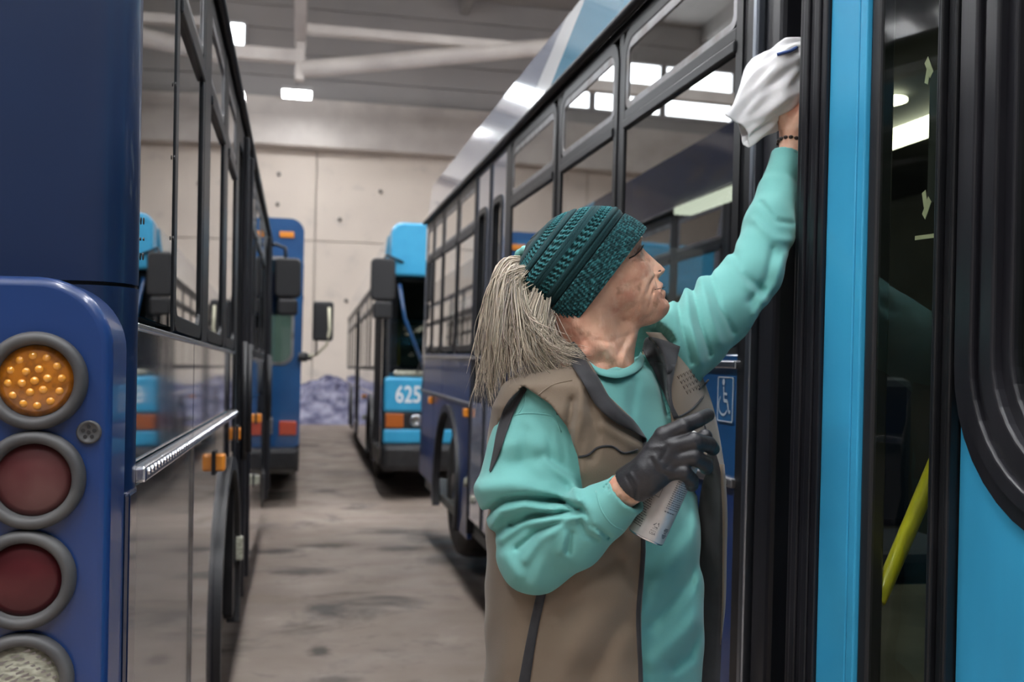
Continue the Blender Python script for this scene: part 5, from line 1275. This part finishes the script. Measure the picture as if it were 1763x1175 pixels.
# hair --------------------------------------------------------------------------
def hair(name, guides, n, spread, rad, seg=16, seed=0):
    """guides: list of lists of (px, py, t); every strand blends two guides and wanders about them."""
    rg = np.random.RandomState(seed); V = []; Q = []; Cc = []; o = 0; K = 4
    Gs = [resample([W(*p) for p in g], seg) for g in guides]
    clus = [(rg.rand() * (len(Gs) - 1), rg.normal(size=3), rg.normal(size=3), rg.uniform(3, 7), rg.uniform(0, 6)) for _ in range(max(12, n // 14))]
    for s in range(n):
        ci = rg.randint(len(clus)); cx_ = clus[ci]; x = np.clip(cx_[0] + rg.normal() * .22, 0, len(Gs) - 1.001); a = int(x); u = x - a
        P = Gs[a] * (1 - u) + Gs[a + 1] * u
        tt = np.linspace(0, 1, seg)[:, None]
        sp = spread[0] + (spread[1] - spread[0]) * tt ** .8
        P = P + np.sin(tt * cx_[3] + cx_[4] + rg.normal() * .25) * tt * cx_[1] * spread[1] * 1.2
        P = P + (rg.normal(size=3) * sp * .55 + cx_[2] * sp * .75) + rg.normal(size=3) * spread[1] * .5 * np.sin(tt * math.pi * rg.uniform(1, 2.5) + rg.uniform(0, 6)) * tt
        L_ = int(seg * (1 - .45 * rg.rand() ** 2)); L_ = max(L_, 6); P = P[:L_]
        r = rad * rg.uniform(.6, 1.3) * np.interp(np.linspace(0, 1, L_), [0, .15, .7, 1], [.8, 1, .8, .15])
        base = np.array([.50, .43, .34]) * rg.choice([.45, .7, .9, 1.1, 1.45], p=[.15, .25, .3, .2, .1]) + rg.normal(size=3) * .008
        T_ = np.gradient(P, axis=0); T_ /= np.linalg.norm(T_, axis=1)[:, None] + 1e-12
        A = np.cross(T_, CM[:, 2]); A /= np.linalg.norm(A, axis=1)[:, None] + 1e-12; B = np.cross(A, T_)
        for k in range(K):
            th = 2 * math.pi * k / K; V.append(P + (r[:, None]) * (math.cos(th) * A + .7 * math.sin(th) * B))
        ix = o + np.arange(K * L_).reshape(K, L_)
        for k in range(K):
            k2 = (k + 1) % K; Q.append(np.stack([ix[k, :-1], ix[k2, :-1], ix[k2, 1:], ix[k, 1:]], 1))
        sh = np.clip(base, .03, .8); Cc.append(np.tile(np.r_[sh, 1], (K * L_, 1))); o += K * L_
    # V is per strand, K blocks of L
    return np_mesh(name, np.concatenate(V) - P0, np.concatenate(Q), 'hair_grey', person, np.concatenate(Cc))
PT = [[(897, 452, 1.665), (872, 452, 1.645), (854, 498, 1.63), (841, 565, 1.628), (836, 640, 1.63), (840, 715, 1.63)],
      [(896, 450, 1.66), (876, 454, 1.635), (858, 488, 1.615), (849, 545, 1.605), (846, 615, 1.60), (850, 700, 1.60)],
      [(896, 455, 1.655), (878, 464, 1.625), (866, 510, 1.60), (862, 575, 1.59), (858, 640, 1.588), (852, 690, 1.595)],
      [(895, 462, 1.655), (884, 482, 1.62), (878, 530, 1.592), (878, 590, 1.58), (884, 635, 1.578), (880, 668, 1.58)],
      [(896, 470, 1.65), (890, 502, 1.61), (890, 550, 1.585), (894, 598, 1.574), (906, 632, 1.572), (920, 656, 1.573)],
      [(898, 478, 1.645), (896, 515, 1.60), (902, 558, 1.578), (914, 600, 1.568), (936, 628, 1.566), (962, 645, 1.568)],
      [(902, 488, 1.64), (904, 525, 1.595), (912, 560, 1.576), (932, 590, 1.568), (962, 610, 1.566), (1002, 622, 1.568)]]
hair('ponytail', PT, 900, (.004, .013), .00085, 20, 1)
NP = [[(922, 500, 1.605), (912, 540, 1.585), (908, 600, 1.575), (922, 640, 1.572), (950, 662, 1.573)],
      [(930, 512, 1.60), (920, 548, 1.582), (922, 600, 1.57), (945, 630, 1.568), (980, 652, 1.57)],
      [(938, 525, 1.60), (928, 555, 1.581), (932, 598, 1.57), (960, 618, 1.568), (1000, 630, 1.57)],
      [(946, 537, 1.60), (936, 560, 1.58), (946, 592, 1.572), (972, 604, 1.573), (1002, 616, 1.576)],
      [(955, 550, 1.60), (950, 572, 1.585), (962, 590, 1.578), (984, 596, 1.58), (1000, 604, 1.585)]]
hair('nape_hair', NP, 420, (.005, .008), .0008, 16, 2)
hair('loose_hair', [[(905, 470, 1.61), (880, 540, 1.59), (868, 620, 1.585), (862, 690, 1.59)], [(905, 458, 1.62), (866, 470, 1.61), (840, 560, 1.61), (836, 660, 1.615)],
                    [(950, 548, 1.59), (960, 590, 1.57), (985, 635, 1.566), (992, 690, 1.57)], [(930, 520, 1.60), (916, 580, 1.575), (900, 650, 1.57), (882, 712, 1.57)]], 90, (.004, .018), .0006, 18, 3)
tie = MB(); tcn = W(900, 452, 1.662); tax = nrm(W(886, 450, 1.65) - W(912, 458, 1.668)); e1 = nrm(np.cross(tax, CM[:, 2])); e2 = np.cross(tax, e1)
rings = []
for k in range(40):
    a = 2 * math.pi * k / 40; cpos = tcn + .021 * (math.cos(a) * e1 + math.sin(a) * e2); rr_ = .0070 + .0010 * math.sin(a * 9); n_ = nrm(cpos - tcn)
    rings.append([cpos + rr_ * (math.cos(b) * n_ + math.sin(b) * tax) - P0 for b in np.linspace(0, 2 * math.pi, 10, endpoint=False)])
tie.band(rings + [rings[0]], True).build('hair_tie', 'tie_aqua', person, smooth=True)

# spray can in the right hand ------------------------------------------------------
ca_, cb_ = W(1112, 925, 1.452), W(1187, 762, 1.452); cax = nrm(cb_ - ca_); CL = np.linalg.norm(cb_ - ca_); CR = .0270
can = thing('spray_can', 'white aerosol can with small print held in the black gloved hand', 'spray can', tuple(ca_))
k_ = .131
MB().lathe((0, 0, 0), cax, [(.0025, .0200), (.0, .0235), (.0, .0255), (.002, .0270), (.004, .0268), (.005, CR), (k_ - .012, CR), (k_ - .008, .0264), (k_ - .004, .0240)], 48).build('body', 'can_white', can, autosmooth=True)
MB().lathe(cax * .0, cax, [(k_ - .004, .0240), (k_ - .002, .0252), (k_ + .001, .0250), (k_ + .002, .0225), (k_ + .010, .019), (k_ + .017, .0135), (k_ + .019, .0145), (k_ + .0215, .0140), (k_ + .022, .006)], 40).build('shoulder', 'bright_metal', can, autosmooth=True)
MB().lathe(cax * .0, cax, [(k_ + .020, .0075), (k_ + .034, .0075), (k_ + .038, .0065), (k_ + .039, .002)], 20).build('nozzle', 'can_cap', can, autosmooth=True)
MB().lathe(cax * .0, cax, [(-.001, .0215), (-.0016, .0245), (-.0008, .0262), (.0012, .0262)], 40, capa=False).build('bottom_rim', 'bright_metal', can, smooth=True)
cf = nrm(CM[:, 2] - (CM[:, 2] @ cax) * cax); cs = nrm(np.cross(cax, cf))                # towards the camera, sideways
if cs @ CM[:, 0] < 0: cs = -cs
def cyl(a, h, r=CR + .00025): return cax * h + r * (math.sin(a) * cs + math.cos(a) * cf)
def print_block(name, a0, a1, h0, h1, rows, seed, fill=.75):
    rg = np.random.RandomState(seed); mb = MB()
    for r_ in range(rows):
        h = h1 - (h1 - h0) * (r_ + .5) / rows; t_ = (h1 - h0) / rows * .42; a = a0; end = a1 - (a1 - a0) * rg.uniform(0, .25)
        while a < end:
            w = rg.uniform(.05, .16); b = min(a + w, end); n = 3
            vs = [cyl(a + (b - a) * i / n, h + s * t_ / 2) for i in range(n + 1) for s in (-1, 1)]
            mb.add(vs, [(2 * i, 2 * i + 2, 2 * i + 3, 2 * i + 1) for i in range(n)]); a = b + .035
    mb.build(name, 'can_print', can, kind='stuff')
print_block('small_print', .12, 1.15, .052, .112, 19, 1); print_block('small_print', .12, 1.05, .046, .050, 1, 4)
print_block('small_print', -1.35, -.62, .012, .060, 14, 2)
mb = MB()
for h0, h1, a in ((.062, .115, -.45),):
    vs = [cyl(a + s, h) for h in (h0, h1) for s in (-.012, .012)]; mb.add(vs, [(0, 1, 3, 2)])
vs = [cyl(a, h) for a in np.linspace(-1.2, -.45, 8) for h in (.0620, .0628)]; mb.add(vs, [(2 * i, 2 * i + 2, 2 * i + 3, 2 * i + 1) for i in range(7)])
mb.build('label_rule', 'can_print', can)
def cyl_text(txt, size, a, h, name):
    vs, fs = text_mesh(txt, size); MB().add([cyl(a + x / CR, h + y) for x, y, z in vs], fs).build(name, 'can_print', can)
cyl_text('USA', .0052, .02, .0115, 'printed_word'); cyl_text('MADE IN', .0021, .02, .0156, 'printed_word'); cyl_text('RECYCLE', .0019, .05, .0190, 'printed_word')
mb = MB()
for k in range(3):                                             # recycling triangle of three bent arrows
    a = k * 2 * math.pi / 3 + math.pi / 2
    def tri(r, th): return (r * math.cos(th), r * math.sin(th))
    pts = [tri(.0042, a + .28), tri(.0042, a + 1.45), tri(.0055, a + 1.62), tri(.0036, a + 1.95), tri(.0020, a + 1.35), tri(.0029, a + 1.40), tri(.0029, a + .34)]
    mb.add([cyl(.06 + x / CR, .0245 + y) for x, y in pts], [list(range(len(pts)))])
mb.build('recycling_symbol', 'can_print', can)
mb = MB(); 
for r_, (y, w) in enumerate([(.0245, .16), (.0225, .20), (.0205, .16), (.018, .12), (.0150, .20), (.0130, .16), (.0110, .12)]):
    vs = [cyl(.78 + (w * s), y + q * .0007) for s in (-1, 0, 1) for q in (-1, 1)]; mb.add(vs, [(0, 2, 3, 1), (2, 4, 5, 3)])
mb.build('printed_emblem', 'can_print', can)

# white rag in the raised hand -------------------------------------------------------
RG = [((1271, 221), (18, 27), .012, 2.030), ((1279, 212), (22, 31), .016, 2.032), ((1298, 190), (27, 37), .026, 2.040), ((1318, 165), (28, 43), .036, 2.05), ((1338, 144), (28, 46), .044, 2.055),
      ((1356, 124), (26, 46), .047, 2.06), ((1374, 104), (25, 40), .044, 2.065), ((1392, 88), (22, 34), .034, 2.07), ((1404, 78), (14, 22), .02, 2.072), ((1408, 74), (3, 5), .004, 2.073)]
def rag():
    k = np.arange(len(RG)); u = np.linspace(0, len(RG) - 1, 70); NA = 96
    def it(f): return np.interp(u, k, f)
    c = resample([W(x, y, t) for (x, y), h, d, t in RG], 70)
    hx = it([h[0] for _, h, d, t in RG]); hy = it([h[1] for _, h, d, t in RG]); dp = it([d for _, h, d, t in RG]); tt = it([t for *_, t in RG])
    rings = []
    for i in range(70):
        hv_ = (CM[:, 0] * hx[i] - CM[:, 1] * hy[i]) / FPX * tt[i]; dv = CM[:, 2] * dp[i]; row = []
        for j in range(NA):
            a = 2 * math.pi * j / NA
            w = 1 + .085 * math.sin(5 * a + i * .07 + 1) + .06 * math.sin(9 * a - i * .11) + .045 * math.sin(14 * a + i * .2) * min(1, i / 12) + .05 * math.sin(3 * a + i * .16)
            sl = .010 * math.cos(2 * a + .8) * max(0, 1 - i / 9)
            row.append(c[i] + w * (math.cos(a) * hv_ + math.sin(a) * dv) + sl * nrm(c[0] - c[10]))
        rings.append(row)
    inner = [[c[i] + (np.array(p) - c[i]) * (.93 - .02 * i) for p in rings[i]] for i in range(0, 9)]
    mb = MB(); mb.band(inner[::-1] + rings, True, True)
    o = mb.build('cleaning_rag', 'rag_white', None, smooth=True)
    return o
ro = rag(); tag(ro, 'white cloth rag wrapped over the raised hand by the doorway', 'rag')
tr_r = BVHTree.FromPolygons([v.co.copy() for v in ro.data.vertices], [list(p.vertices) for p in ro.data.polygons])
Pq = resample([(1338, 94, 0), (1348, 91, 0), (1360, 88, 0), (1372, 82, 0)], 14)[:, :2]
MB().tube(dr(tr_r, Pq, .001, 2.02), .0035, 8).build('blue_hem', 'rag_blue', ro, smooth=True)
